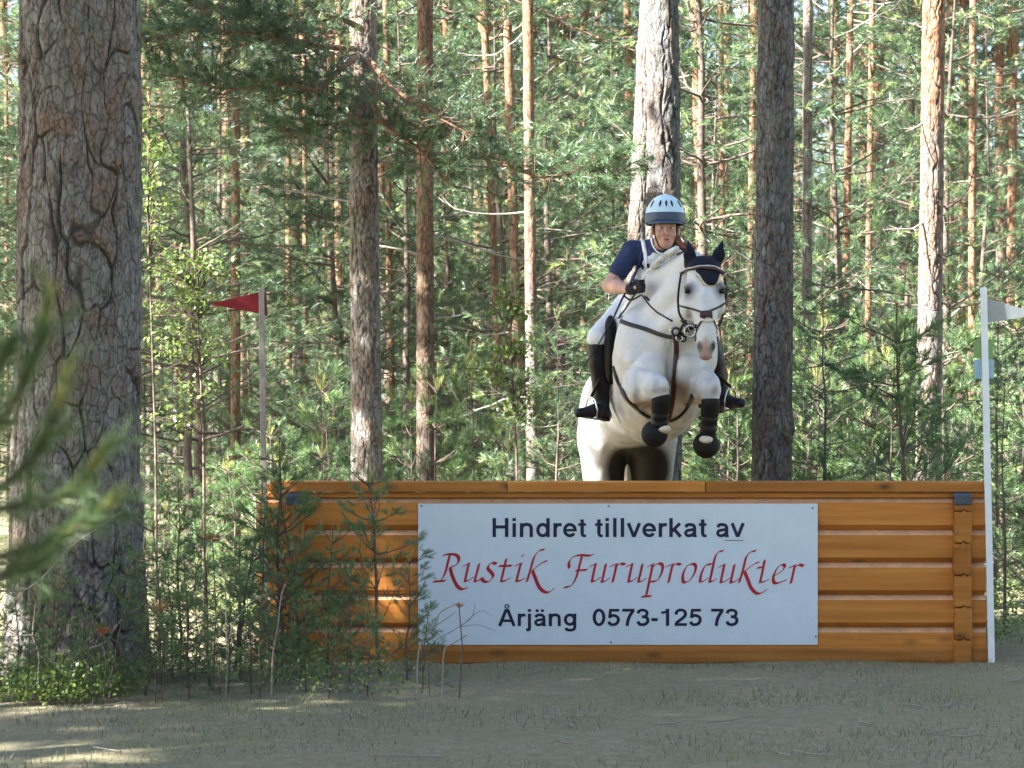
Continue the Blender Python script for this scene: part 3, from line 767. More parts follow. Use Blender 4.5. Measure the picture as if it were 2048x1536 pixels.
# plain sans letters drawn as strokes of even weight; em units, capitals 0.72 high
def ell_pts(cx, cy, rx, ry, a0, a1, n=26): return [(cx + rx * math.cos(math.radians(a0 + (a1 - a0) * i / n)), cy + ry * math.sin(math.radians(a0 + (a1 - a0) * i / n))) for i in range(n + 1)]
W1 = 0.128
def cur(*p): return catmull(p, 7)
A_ = [([(.43, 0), (.43, .32)], W1), (cur((.43, .30), (.425, .39), (.37, .455), (.27, .475), (.16, .455), (.11, .37)), .118), (cur((.43, .305), (.32, .275), (.17, .245), (.105, .155), (.15, .07), (.24, .052), (.34, .085), (.425, .18)), .112), ([(.40, .045), (.515, .030)], .07)]
GL = {
 'H': (.722, [([(.135, 0), (.135, .72)], W1), ([(.587, 0), (.587, .72)], W1), ([(.13, .385), (.59, .385)], .118)]),
 'i': (.278, [([(.139, 0), (.139, .53)], W1), ([(.139, .605), (.139, .72)], W1)]),
 'l': (.278, [([(.139, 0), (.139, .72)], W1)]),
 'n': (.611, [([(.130, 0), (.130, .53)], W1), (cur((.13, .32), (.17, .42), (.26, .472), (.36, .475), (.445, .435), (.48, .34)) + [np.array((.482, 0))], .124)]),
 'd': (.611, [([(.482, 0), (.482, .72)], W1), (ell_pts(.29, .265, .180, .212, 0, 360), .122)]),
 'r': (.389, [([(.130, 0), (.130, .53)], W1), (cur((.13, .28), (.155, .39), (.235, .462), (.372, .470)), .122)]),
 'e': (.556, [(ell_pts(.28, .265, .190, .212, 0, 325), .120), ([(.10, .262), (.53, .262)], .095)]),
 't': (.333, [([(.17, .67), (.17, .12)], W1), (cur((.17, .15), (.185, .075), (.24, .048), (.312, .050)), .105), ([(.025, .475), (.31, .475)], .10)]),
 'v': (.556, [([(.075, .53), (.268, .035)], .122), ([(.483, .53), (.290, .035)], .122), ([(.215, .05), (.341, .05)], .10)]),
 'k': (.556, [([(.130, 0), (.130, .72)], W1), ([(.458, .52), (.14, .20)], .118), ([(.245, .30), (.478, .01)], .128)]),
 'a': (.556, A_), 'ä': (.556, A_ + [([(.165, .60), (.165, .71)], .115), ([(.375, .60), (.375, .71)], .115)]),
 'Å': (.722, [([(.075, .005), (.330, .70)], .124), ([(.647, .005), (.392, .70)], .124), ([(.17, .23), (.55, .23)], .11), ([(.27, .665), (.452, .665)], .11), (ell_pts(.361, .835, .075, .075, 0, 360), .048)]),
 'j': (.278, [(cur((.139, .53), (.139, .2), (.139, -.05), (.115, -.145), (.01, -.155)), .122), ([(.139, .605), (.139, .72)], W1)]),
 'g': (.611, [(cur((.482, .53), (.482, .2), (.480, -.03), (.45, -.12), (.36, -.165), (.26, -.168), (.165, -.14), (.13, -.07)), .120), (ell_pts(.29, .275, .180, .202, 0, 360), .122)]),
 '0': (.556, [(ell_pts(.278, .355, .182, .305, 0, 360), .124)]),
 '1': (.556, [([(.330, 0), (.330, .715)], W1), (cur((.09, .555), (.20, .565), (.29, .61), (.33, .70)), .10)]),
 '2': (.556, [(cur((.095, .47), (.12, .58), (.20, .65), (.31, .662), (.42, .61), (.455, .49), (.40, .375), (.26, .25), (.14, .15), (.10, .06)), .122), ([(.04, .058), (.51, .058)], .116)]),
 '3': (.556, [(cur((.095, .52), (.13, .61), (.22, .658), (.34, .65), (.43, .58), (.425, .465), (.36, .395), (.24, .38)), .116), (cur((.24, .385), (.37, .37), (.455, .30), (.46, .17), (.38, .08), (.26, .052), (.14, .085), (.09, .19)), .122)]),
 '5': (.556, [([(.15, .655), (.49, .655)], .116), ([(.165, .70), (.12, .33)], .11), (cur((.13, .36), (.21, .43), (.33, .425), (.435, .35), (.455, .22), (.39, .10), (.27, .052), (.15, .08), (.095, .18)), .122)]),
 '7': (.556, [([(.045, .655), (.515, .655)], .12), (cur((.475, .64), (.37, .48), (.28, .27), (.235, 0)), .125)]),
 '-': (.333, [([(.045, .262), (.288, .262)], .125)]),
}
lay0 = [0]
def text(body, pxl, pxr, base, cap_px):
    adv, x = [], 0.0
    for ch in body:
        adv.append(x); x += GL[ch][0] if ch in GL else .278
    first = 0.07; last = x - 0.04
    sx = (pxr - pxl) * S / (last - first); sy = cap_px * S / .72
    for ch, ax in zip(body, adv):
        if ch not in GL: continue
        m = MB()
        for pts, w in GL[ch][1]:
            pts = np.array([np.array(p, float) for p in pts]); n = len(pts)
            closed = np.allclose(pts[0], pts[-1])
            tg = np.gradient(pts, axis=0)
            if closed: tg[0] = tg[-1] = pts[1] - pts[-2]
            tg /= np.linalg.norm(tg, axis=1, keepdims=True) + 1e-9
            of = np.column_stack([-tg[:, 1], tg[:, 0]]) * w / 2
            lay0[0] += 1; y = YS - 0.0011 - 0.000004 * lay0[0]
            vs = [(fx(pxl) + (q[0] + ax - first) * sx, y, fz(base) + q[1] * sy) for q in list(pts + of) + list(pts - of)]
            m.add(vs, [(i, i + 1, n + i + 1, n + i) for i in range(n - 1)])
        m.build('letter', m_navy, sign)
text('Hindret tillverkat av', 985, 1488, 1074, 38)
text('Årjäng', 999, 1154, 1252, 34)
text('0573-125 73', 1187, 1476, 1251.5, 34.5)
# lifting vinyl edge under the last word
m = MB(); m.box((fx(1468), YS - 0.001, fz(1080.5)), (38 * S, 0.002, 0.9 * S)); m.build('peeling_edge', m_navy, sign)
# the red script, written with a broad pen
K = 7.877
script = [
 (860, [[(312, 150), (285, 260), (250, 400), (215, 490), (165, 560)]], 1), (860, [[(50, 575), (130, 570), (245, 562)], [(200, 165), (260, 148), (330, 142), (420, 160), (455, 225), (420, 305), (310, 352)], [(318, 355), (350, 480), (420, 630), (500, 695), (590, 672)]], 1),
 (860, [[(515, 335), (620, 283)], [(612, 288), (580, 430), (550, 570)], [(550, 570), (610, 555), (690, 500)], [(775, 292), (740, 430), (702, 572)], [(702, 572), (770, 555), (850, 508)]], 1),
 (860, [[(1045, 300), (990, 277), (930, 310), (912, 370), (975, 440), (992, 500), (930, 570), (860, 575), (800, 518)]], 1),
 (860, [[(1200, 215), (1160, 400), (1120, 565)], [(1120, 570), (1190, 560), (1265, 518)], [(1085, 330), (1290, 325)]], 1),
 (860, [[(1335, 330), (1440, 283)], [(1432, 288), (1395, 430), (1362, 568)], [(1362, 570), (1430, 557), (1495, 520)], [(1450, 165), (1472, 167)]], 1),
 (860, [[(1800, 72), (1720, 88), (1640, 190), (1590, 360), (1525, 580)], [(1842, 252), (1770, 275), (1610, 398)], [(1612, 400), (1660, 520), (1720, 660), (1800, 735), (1880, 740), (1962, 675)]], 1),
 (1110, [[(425, 165), (365, 400), (320, 540), (250, 640), (140, 668)], [(225, 365), (220, 270), (280, 190), (390, 158), (540, 166), (610, 143)], [(325, 402), (505, 388)]], 1),
 (1110, [[(545, 340), (650, 288)], [(640, 292), (608, 430), (580, 575)], [(580, 575), (640, 560), (720, 503)], [(800, 297), (770, 440), (735, 580)], [(735, 580), (800, 562), (862, 513)]], 1),
 (1110, [[(870, 337), (985, 290)], [(968, 305), (940, 440), (905, 590)], [(960, 335), (1035, 290), (1102, 308)]], 1),
 (1110, [[(1120, 345), (1225, 290)], [(1215, 297), (1185, 430), (1155, 577)], [(1155, 577), (1215, 562), (1295, 505)], [(1375, 297), (1345, 440), (1310, 582)], [(1310, 582), (1375, 562), (1437, 515)]], 1),
 (1110, [[(1455, 342), (1560, 290)], [(1540, 300), (1490, 540), (1435, 795)], [(1362, 812), (1515, 803)], [(1535, 345), (1630, 287), (1690, 320), (1680, 430), (1610, 555), (1505, 575)]], 1),
 (1110, [[(1750, 342), (1865, 293)], [(1850, 310), (1820, 440), (1785, 592)], [(1842, 338), (1915, 293), (1982, 312)]], 1),
 (1360, [[(205, 292), (110, 330), (48, 450), (45, 560), (90, 588), (180, 525), (240, 400), (240, 320), (200, 290)]], 1),
 (1360, [[(495, 300), (400, 320), (335, 450), (312, 575)], [(312, 580), (370, 565), (445, 515)], [(680, 92), (600, 112), (545, 210), (505, 400), (462, 582)], [(462, 582), (520, 565), (577, 523)]], 1),
 (1360, [[(600, 352), (710, 298)], [(697, 303), (668, 440), (638, 590)], [(638, 590), (700, 572), (782, 518)], [(855, 305), (825, 445), (793, 592)], [(793, 592), (860, 575), (930, 525)]], 1),
 (1360, [[(1195, 88), (1110, 110), (1040, 190), (990, 390), (930, 592)], [(1240, 273), (1175, 293), (1010, 412)], [(1010, 415), (1065, 540), (1110, 660), (1190, 750), (1270, 760), (1372, 695)]], 1),
 (1360, [[(1330, 235), (1295, 420), (1258, 585)], [(1258, 588), (1320, 575), (1397, 540)], [(1212, 357), (1300, 350)]], 1),
 (1360, [[(1480, 482), (1600, 410), (1650, 335), (1610, 305), (1540, 350), (1475, 470), (1470, 570), (1525, 602), (1670, 548)]], 1),
 (1360, [[(1710, 357), (1825, 310)], [(1805, 322), (1775, 460), (1743, 605)], [(1800, 350), (1875, 308), (1942, 332)]], 1),
]
nib = (math.cos(math.radians(38)) * 29, -math.sin(math.radians(38)) * 29)
lay = 0
for ox, strokes, _ in script:
    m = MB()
    for st in strokes:
        pts = catmull(st, 8) if len(st) > 2 else [np.array(st[0], float) + (np.array(st[1], float) - np.array(st[0], float)) * t for t in np.linspace(0, 1, 5)]
        pts = np.array(pts)
        for kind in (0, 1):
            lay += 1; y = YS - 0.0011 - 0.0000035 * lay
            tg = np.gradient(pts, axis=0); tg /= np.linalg.norm(tg, axis=1, keepdims=True) + 1e-9
            off = np.tile(np.array(nib), (len(pts), 1)) if kind == 0 else np.column_stack([-tg[:, 1], tg[:, 0]]) * 6.5
            A, B = pts + off, pts - off
            vs = [(fx(ox + q[0] / K), y, fz(1090 + q[1] / K)) for q in A] + [(fx(ox + q[0] / K), y, fz(1090 + q[1] / K)) for q in B]
            n = len(pts)
            m.add(vs, [(i, i + 1, n + i + 1, n + i) for i in range(n - 1)])
    m.build('script_letter', m_red, sign)

# ------------------------------------------------------------------ flag poles
m_white = flat_mat('white_painted_pole', (0.70, 0.74, 0.78), 0.4, 12, 0.06, 0.05)
m_wood = flat_mat('weathered_pole', (0.34, 0.29, 0.26), 0.8, 40, 0.2, 0.2)
m_redf = flat_mat('red_flag_sheet', (0.25, 0.018, 0.024), 0.6, 25, 0.12, 0.05)
m_greyf = flat_mat('white_flag_sheet', (0.62, 0.64, 0.64), 0.5, 25, 0.06, 0.05)
Yp = YF - 0.06
def pole(name, top, bot, w, mat, label, group=None):
    a, b = P(*top, Yp), P(*bot, Yp); d = (a - b) / (a.z - b.z); foot = b - d * (b.z + 0.05)
    root = empty(name, (foot.x, Yp, 0)); tag(root, label, 'flag pole', group)
    m = MB(); r = w / 2 * S
    rot = Vector((0, 0, 1)).rotation_difference(d.normalized()).to_matrix()
    m.box((a + foot) / 2, (2 * r, 0.028, (a - foot).length), rot, bev=0.004)
    m.build('pole', mat, root); return root
r1 = pole('flag_pole', (523, 578), (528, 1000), 11, m_wood, 'weathered wooden pole carrying the red pennant at the left end of the jump')
def pennant(name, pts, Yc, mat, parent, th=0.006, lab=None):
    m = MB(); n = len(pts)
    f = [P(px, py, Yc - th / 2 + 0.0) for px, py in pts]; bk = [p + Vector((0, th, 0)) for p in f]
    m.add(f + bk, [tuple(range(n)), tuple(range(2 * n - 1, n - 1, -1))] + [(i, (i + 1) % n, n + (i + 1) % n, n + i) for i in range(n)])
    o = m.build(name, mat, parent)
    if lab: o['label'] = lab
    return o
pennant('flag', [(417, 608), (519, 584), (533, 584), (534, 631), (519, 627)], Yp + 0.024, m_redf, r1, lab='red triangular pennant pointing left')
m = MB(); m.box(P(525.7, 917, Yp - 0.012), (0.044, 0.010, 0.012)); m.build('wire_tie', mscrew, r1)
r2 = pole('flag_pole', (1967, 575), (1982.5, 1300), 13, m_white, 'white pole carrying the white pennant and two coloured plates at the right end')
# the white pennant: two joined halves, the near one a darker overlap
pennant('flag', [(1972, 597), (2052, 619), (2112, 634), (2052, 634), (1974, 645)], Yp + 0.024, m_greyf, r2)
pennant('flag_sleeve', [(1970, 596), (2009, 606), (2014, 640), (1972, 646)], Yp + 0.017, flat_mat('grey_flag_sheet', (0.30, 0.32, 0.32), 0.6, 25, 0.06, 0.05), r2)
for (py0, py1), c, dx in (((679, 716), (0.20, 0.32, 0.12), 0), ((719, 757), (0.27, 0.43, 0.53), 2)):
    m = MB(); a, b = P(1947 + dx, py0, Yp + 0.022), P(1986 + dx, py1, Yp + 0.022)
    m.box((a + b) / 2, (b.x - a.x, 0.005, a.z - b.z), bev=0.0015); o = m.build('marker_plate', flat_mat('plate_' + ('green' if dx == 0 else 'blue'), c, 0.45, 20, 0.08, 0.03), r2)
    o['label'] = 'green square plate' if dx == 0 else 'light blue square plate'

# ------------------------------------------------------------------ the wood behind
def scatter():
    rng = np.random.default_rng(11)
    # mature trees crowding the distance
    spots = []
    tries = 0
    while len(spots) < 74 and tries < 4000:
        tries += 1
        Y = 42 + 66 * rng.random() ** 0.8; x = rng.uniform(-1, 1) * (Y * 0.185 + 1.5)
        if all((x - a) ** 2 + (Y - b) ** 2 > 2.2 ** 2 for a, b in spots): spots.append((x, Y))
    for i, (x, Y) in enumerate(spots):
        s = rng.uniform(0.8, 1.12)
        plant('mature', i % 4, 'pine_tree', (x, Y, 0), s, rng.uniform(0, 6.28), (rng.normal(0, 0.02), rng.normal(0, 0.02)),
              label='tall slim pine ' + ('far back ' if Y > 75 else 'in the distance ') + zone(x, Y), group='tall pines crowding the distance')
    # younger pines filling the middle heights
    spots2 = []; tries = 0
    while len(spots2) < 84 and tries < 6000:
        tries += 1
        Y = 33 + 40 * rng.random(); x = rng.uniform(-1, 1) * (Y * 0.185 + 1.0)
        if all((x - a) ** 2 + (Y - b) ** 2 > 1.15 ** 2 for a, b in spots2): spots2.append((x, Y))
    for i, (x, Y) in enumerate(spots2):
        sc = rng.uniform(0.6, 1.25) * (0.75 + Y / 150)
        plant('young', i % 4, 'young_pine', (x, Y, 0), sc, rng.uniform(0, 6.28), (rng.normal(0, 0.03), rng.normal(0, 0.03)),
              label=('tall' if sc > 1.2 else 'middling' if sc > 0.85 else 'short') + ' young pine, ' + ('well back, ' if Y > 50 else 'nearer, ') + zone(x, Y), cat='young pine', group='young pines filling the wood')
    for i in range(20):
        Y = rng.uniform(27.5, 40); x = (rng.uniform(250, 1180) if i % 3 else rng.uniform(1400, 2060)) ; x = (x - CX) / F_PX * Y
        sc = rng.uniform(0.9, 1.5)
        plant('young', i % 4, 'young_pine', (x, Y, 0), sc, rng.uniform(0, 6.28), (rng.normal(0, 0.03), rng.normal(0, 0.03)),
              label=('tall' if sc > 1.2 else 'middling' if sc > 0.85 else 'short') + ' young pine, ' + ('well back, ' if Y > 50 else 'nearer, ') + zone(x, Y), cat='young pine', group='young pines filling the wood')
    # knee to head high saplings close behind the jump, thicker on the right
    k = 0
    for px in list(np.linspace(560, 1180, 15)) + list(np.linspace(1420, 2080, 34)):
        Y = rng.uniform(21.5, 31); x = (px + rng.normal(0, 14) - CX) / F_PX * Y
        plant('bush', k % 4, 'pine_sapling', (x, Y, 0), rng.uniform(0.75, 1.25) * (1.2 if px > 1400 else 1.0), rng.uniform(0, 6.28), (rng.normal(0, 0.05), rng.normal(0, 0.05)), zs=rng.uniform(1.0, 1.35),
              label='low pine sapling behind the jump, ' + zone(x, Y), cat='pine sapling', group='pine saplings behind the jump'); k += 1
    for px in np.linspace(270, 520, 12):
        Y = rng.uniform(20, 34); x = (px + rng.normal(0, 14) - CX) / F_PX * Y
        plant('bush', k % 4, 'pine_sapling', (x, Y, 0), rng.uniform(0.5, 0.95), rng.uniform(0, 6.28), (rng.normal(0, 0.05), rng.normal(0, 0.05)),
              label='small pine sapling in the dim wood, ' + zone(x, Y), cat='pine sapling', group='pine saplings left of the jump'); k += 1
    # single young trees that stand out
    for px, py, Y, kind, i, H, lab in (
        (1648, 520, 20.3, 'young', 1, 6.1, 'young pine with a thin black stem and level branches right of the dark shaded trunk'),
        (1786, 605, 20.0, 'bush', 2, 1.5, 'pine sapling with tall yellow candle standing free above the right end of the jump'),
        (1990, 505, 23.5, 'young', 2, 6.7, 'young pine with upright candles behind the top of the white flag pole'),
        (2010, 690, 21.0, 'young', 3, 7.3, 'young pine right of the white flag pole with two thin stems'),
        (1105, 640, 21.6, 'young', 0, 5.5, 'bright young pine with yellow candles beside the rider\'s boot'),
        (650, 640, 27.0, 'young', 2, 6.7, 'young pine left of the sunlit grey trunk'),
        (1215, 790, 22.4, 'bush', 0, 1.5, 'sapling showing just left of the horse\'s hindquarters'),
        (1470, 760, 22.5, 'bush', 3, 1.5, 'sapling between the horse and the dark shaded trunk'),
        (1700, 700, 25.0, 'young', 1, 6.1, 'young pine behind the black stemmed one right of the shaded trunk'),
        (1890, 720, 25.5, 'young', 0, 5.5, 'young pine in front of the foot of the stout orange pine'),
    ):
        p = P(px, py, Y); plant(kind, i, 'young_pine' if kind == 'young' else 'pine_sapling', (p.x, Y, 0), p.z / H, px * 0.7, label=lab, cat='young pine' if kind == 'young' else 'pine sapling')
# point on the ground each crown shades, height of its middle, scale
SHADERS = [(-2.0, 16.6, 0.9, 1), (4.3, 19.2, 0.9, 1), (0.9, 17.5, 1.0, 1), (2.6, 17.8, 1.0, 1), (4.8, 21.0, 0.6, 1.2), (6.0, 21.6, 0.45, 2.2), (2.1, 18.7, 0.55, 1.6), (2.1, 20.5, 0.5, 1.6), (-2.5, 12.6, 1.0, 1), (0.3, 13.6, 1.0, 1), (3.4, 14.8, 1.0, 1), (1.8, 15.6, 0.9, 1), (0.8, 12.2, 0.9, 1), (4.8, 16.6, 0.85, 1), (1.9, 6.0, 0.6, 1),
           (1.4, 23.9, 0.65, 1.0), (2.2, 28.0, 0.8, 1.2), (-3.5, 29.5, 0.8, 1.2), (-1.0, 33.0, 0.9, 1.2), (2.5, 35.0, 0.9, 1.2), (-5.0, 37.0, 0.9, 1.2), (0.0, 40.0, 0.9, 1.2), (-3.5, 45.0, 1.0, 1.2)]

def far_wood():
    rng = np.random.default_rng(5)
    T = Tree(77)
    for i in range(150):
        Y = rng.uniform(108, 150); x = rng.uniform(-1, 1) * Y * 0.2; H = rng.uniform(13, 19)
        T.tube([[x, Y, -0.2], [x + rng.normal(0, .2), Y, H * 0.6], [x, Y, H]], [0.16, 0.12, 0.03], 5, 0.5)
        for k in range(80):
            z = H * (0.25 + 0.75 * rng.random()); R = 2.0 * (1.1 - z / H) + 0.3
            a = rng.uniform(0, 6.28); q = R * math.sqrt(rng.random())
            T.tuft(np.array([x + q * math.cos(a), Y + q * math.sin(a), z]), np.array([math.cos(a), math.sin(a), 0.3]), 0.5)
        for k in range(14):
            T.tuft(np.array([x + rng.normal(0, 1.6), Y + rng.normal(0, 2), rng.uniform(0, 2.5)]), np.array([0.2, 0, 1.0]), 0.5)
    root = empty('far_wood', (0, 128, 0)); 
    me = T.needle_mesh('far_wood', 30, 0.24, 0.032, (0.5, 1.4))
    bpy.data.objects.remove(root)
    o = link('distant_wood', me, M['needles']); tag(o, 'far pine wood closing the view behind the trees', kind='stuff')
    o2 = link('distant_trunks', T.wood_mesh('distant_trunks'), M['bark']); tag(o2, 'slender trunks of the far pine wood closing the view', kind='stuff')
def shade_trees():
    # tall trees to the left outside the picture; their crowns shade the jump
    h = Vector((SUN_DIR.x, SUN_DIR.y, 0)) / SUN_DIR.z
    for i, (tx, ty, s, zs) in enumerate(SHADERS):
        zc = 10.8 * s * zs
        foot = Vector((tx, ty, 0)) + h * zc          # crown centre at height zc shades (tx, ty) on the ground
        plant('thin' if i < 2 else 'dense', 0 if i < 2 else i % 2, 'pine_tree', (foot.x, foot.y, 0), s, i * 1.3, zs=zs, label='big pine beyond the left edge whose crown shades the clearing', group='big pines left of the picture')
shade_trees()
far_wood()
def wood_behind():
    """The wood on the camera's side of the clearing: it closes off the low sky, so the clearing is lit from above."""
    rng = np.random.default_rng(15); T = Tree(78)
    for i in range(120):
        a = rng.uniform(math.radians(-35), math.radians(215)); R = rng.uniform(13, 26)
        x, y = R * math.cos(a) * 1.1, 8 - R * math.sin(a); H = rng.uniform(11, 16)
        if y > 6 and x < 0: continue
        T.tube([[x, y, -0.2], [x, y, H * 0.6], [x, y, H]], [0.16, 0.12, 0.03], 5, 0.5)
        for k in range(110):
            z = H * (0.04 + 0.94 * rng.random()); r = 2.3 * (1.05 - z / H) + 0.4; b = rng.uniform(0, 6.28); q = r * math.sqrt(rng.random())
            T.tuft(np.array([x + q * math.cos(b), y + q * math.sin(b), z]), np.array([math.cos(b), math.sin(b), 0.3]), 0.5)
    tag(link('wood_behind', T.needle_mesh('wood_behind', 12, 0.5, 0.10, (0.5, 1.4)), M['needles']), 'pine wood on the near side of the clearing', kind='stuff')
    tag(link('trunks_behind', T.wood_mesh('trunks_behind'), M['bark']), 'trunks of the pine wood on the near side of the clearing', kind='stuff')
wood_behind()
def side_wood():
    """The wood goes on to both sides beyond the edges of the view."""
    rng = np.random.default_rng(16); T = Tree(79)
    for i in range(110):
        right = i % 3 != 0
        y = rng.uniform(21, 105) if right else rng.uniform(45, 105)
        x = (y * 0.19 + 1.8 + 16 * rng.random() ** 1.2) * (1 if right else -1); H = rng.uniform(11, 16) * (0.45 if i % 4 == 0 else 1)
        T.tube([[x, y, -0.2], [x, y, H * 0.6], [x, y, H]], [0.12, 0.09, 0.02], 6, 0.5)
        for k in range(130):
            z = H * (0.08 + 0.9 * rng.random() ** 0.8); r = 1.7 * (1.05 - z / H) + 0.35; b = rng.uniform(0, 6.28); q = r * math.sqrt(rng.random())
            T.tuft(np.array([x + q * math.cos(b), y + q * math.sin(b), z]), np.array([math.cos(b), math.sin(b), 0.3]), 0.35)
    tag(link('side_wood', T.needle_mesh('side_wood', 18, 0.2, 0.022, (0.5, 1.4)), M['needles']), 'pine wood continuing past both edges of the view', kind='stuff')
    tag(link('side_trunks', T.wood_mesh('side_trunks'), M['bark']), 'trunks of the wood past both edges of the view', kind='stuff')
side_wood()
if FULL:
    scatter()

# ------------------------------------------------------------------ smooth bodies: blended tapered shapes turned into one continuous skin
class Body:
    def __init__(s): s.ops = []
    def cone(s, a, b, ra, rb, k=0.05, flat=None, fs=1.0):
        s.ops.append(('c', np.array(a, float), np.array(b, float), ra, rb, k, None if flat is None else np.array(flat, float) / np.linalg.norm(flat), fs)); return s
    def ell(s, c, r, k=0.05, rot=None, sub=False):
        s.ops.append(('s' if sub else 'e', np.array(c, float), np.array(r, float), np.eye(3) if rot is None else np.array(rot, float), k)); return s
    def chain(s, pts, rad, k=0.05, flat=None, fs=1.0):
        for i in range(len(pts) - 1): s.cone(pts[i], pts[i + 1], rad[i], rad[i + 1], k if i == 0 else min(k, 0.03), flat, fs)
        return s
    def sdf_mesh(s, h):
        lo = np.full(3, 1e9); hi = -lo
        def bb(o):
            if o[0] == 'c':
                r = max(o[3], o[4]) * max(1, 1 / min(o[7], 1)) ; return np.minimum(o[1], o[2]) - r, np.maximum(o[1], o[2]) + r
            r = np.max(o[2]); return o[1] - r, o[1] + r
        for o in s.ops:
            if o[0] != 's': a, b = bb(o); lo = np.minimum(lo, a); hi = np.maximum(hi, b)
        lo -= 4 * h; hi += 4 * h
        n = np.ceil((hi - lo) / h).astype(int) + 1
        f = np.full(n, 1.0, dtype=np.float32)
        ax = [lo[i] + h * np.arange(n[i]) for i in range(3)]
        for o in s.ops:
            k = o[-1] if o[0] != 'c' else o[5]
            a, b = bb(o); a = a - k * 1.5 - 3 * h; b = b + k * 1.5 + 3 * h
            i0 = np.maximum(0, np.floor((a - lo) / h).astype(int)); i1 = np.minimum(n, np.ceil((b - lo) / h).astype(int) + 1)
            if np.any(i1 <= i0): continue
            sl = tuple(slice(i0[i], i1[i]) for i in range(3))
            X = np.stack(np.meshgrid(*[ax[i][sl[i]] for i in range(3)], indexing='ij'), -1)
            if o[0] == 'c':
                _, A, B, ra, rb, _, fl, fs = o
                ba = B - A; pa = X - A
                t = np.clip((pa @ ba) / (ba @ ba + 1e-12), 0, 1)
                q = pa - t[..., None] * ba
                if fl is not None: q = q + (q @ fl)[..., None] * fl * (1 / fs - 1)
                d = np.linalg.norm(q, axis=-1) - (ra + (rb - ra) * t)
            else:
                _, c, r, R, _ = o
                q = (X - c) @ R            # columns of R are the ellipsoid's axes
                k0 = np.linalg.norm(q / r, axis=-1); k1 = np.linalg.norm(q / r ** 2, axis=-1) + 1e-9
                d = k0 * (k0 - 1) / k1
            g = f[sl]
            if o[0] == 's':
                hh = np.clip(0.5 - 0.5 * (g + d) / k, 0, 1); f[sl] = g * (1 - hh) - d * hh + k * hh * (1 - hh)
            else:
                hh = np.clip(0.5 + 0.5 * (d - g) / k, 0, 1); f[sl] = d * (1 - hh) + g * hh - k * hh * (1 - hh)
        return surface_nets(f, lo, h)

def surface_nets(f, lo, h):
    ins = f < 0
    c = [(i, j, k) for i in (0, 1) for j in (0, 1) for k in (0, 1)]
    N3 = [s_ - 1 for s_ in f.shape]
    sh = lambda A, o: A[o[0]:o[0] + N3[0], o[1]:o[1] + N3[1], o[2]:o[2] + N3[2]]
    cnt = sum(sh(ins, o).astype(np.int8) for o in c)
    act = (cnt > 0) & (cnt < 8)
    idx = -np.ones(N3, dtype=np.int64); cells = np.argwhere(act); idx[act] = np.arange(len(cells))
    vals = {o: sh(f, o)[act] for o in c}
    acc = np.zeros((len(cells), 3)); w = np.zeros(len(cells))
    for o in c:
        for ax in range(3):
            if o[ax] == 0:
                p = list(o); p[ax] = 1; p = tuple(p)
                a, b = vals[o], vals[p]; m = (a < 0) != (b < 0)
                t = np.where(m, a / np.where(np.abs(a - b) < 1e-12, 1, a - b), 0)
                pos = np.tile(np.array(o, float), (len(cells), 1)); pos[:, ax] += t
                acc += pos * m[:, None]; w += m
    V = lo + (cells + acc / w[:, None]) * h
    quads = []
    for ax in range(3):
        u, v = (ax + 1) % 3, (ax + 2) % 3
        a = [slice(1, -1)] * 3; a[ax] = slice(0, -1); b = list(a); b[ax] = slice(1, None)
        A, B = ins[tuple(a)], ins[tuple(b)]
        for flip, mk in ((False, A & ~B), (True, ~A & B)):
            e = np.argwhere(mk); e[:, u] += 1; e[:, v] += 1
            if not len(e): continue
            q = []
            for du, dv in ((0, 0), (1, 0), (1, 1), (0, 1)):
                g = e.copy(); g[:, u] -= du; g[:, v] -= dv; q.append(idx[g[:, 0], g[:, 1], g[:, 2]])
            q = np.stack(q, 1); quads.append(q if flip else q[:, ::-1])
    Q = np.concatenate(quads); return V, Q[:, ::-1]

def smooth_normals_fix(V, Q, it=2):
    """A little Laplacian smoothing."""
    for _ in range(it):
        acc = np.zeros_like(V); cn = np.zeros(len(V))
        for i in range(4):
            for j in ((i + 1) % 4, (i - 1) % 4):
                np.add.at(acc, Q[:, i], V[Q[:, j]]); np.add.at(cn, Q[:, i], 1)
        V = V * 0.5 + 0.5 * acc / np.maximum(cn, 1)[:, None]
    return V
def body_obj(name, B, h, mat, parent, it=2, colour=None, extra=None):
    V, Q = B.sdf_mesh(h); V = smooth_normals_fix(V, Q, it)
    if extra is not None: V = extra(V)
    at = {'coat': colour(V)} if colour is not None else None
    # outward faces
    a, b, c_, d_ = [V[Q[:, i]] for i in range(4)]
    vol = np.einsum('ij,ij->i', a - V.mean(0), np.cross(b - a, c_ - a)).sum()
    if vol < 0: Q = Q[:, ::-1]
    o = link(name, np_mesh(name, V, Q, at, True), mat, parent); o['_tmp'] = 1; del o['_tmp']
    return o, V, Q
def lerp(a, b, t): return np.array(a) * (1 - t) + np.array(b) * t
def blob(V, c, r, soft=0.5):
    d = np.linalg.norm((V - np.array(c)) / np.array(r), axis=1); return np.clip((1 + soft - d) / (2 * soft), 0, 1)[:, None]

# ------------------------------------------------------------------ the grey horse
horse = empty('horse', (0.95, 19.4, 0.0))
tag(horse, 'white grey horse in black ear bonnet and boots jumping over the wooden wall', 'horse')
px_m = lambda px, Y: px / F_PX * Y
HB = Body()
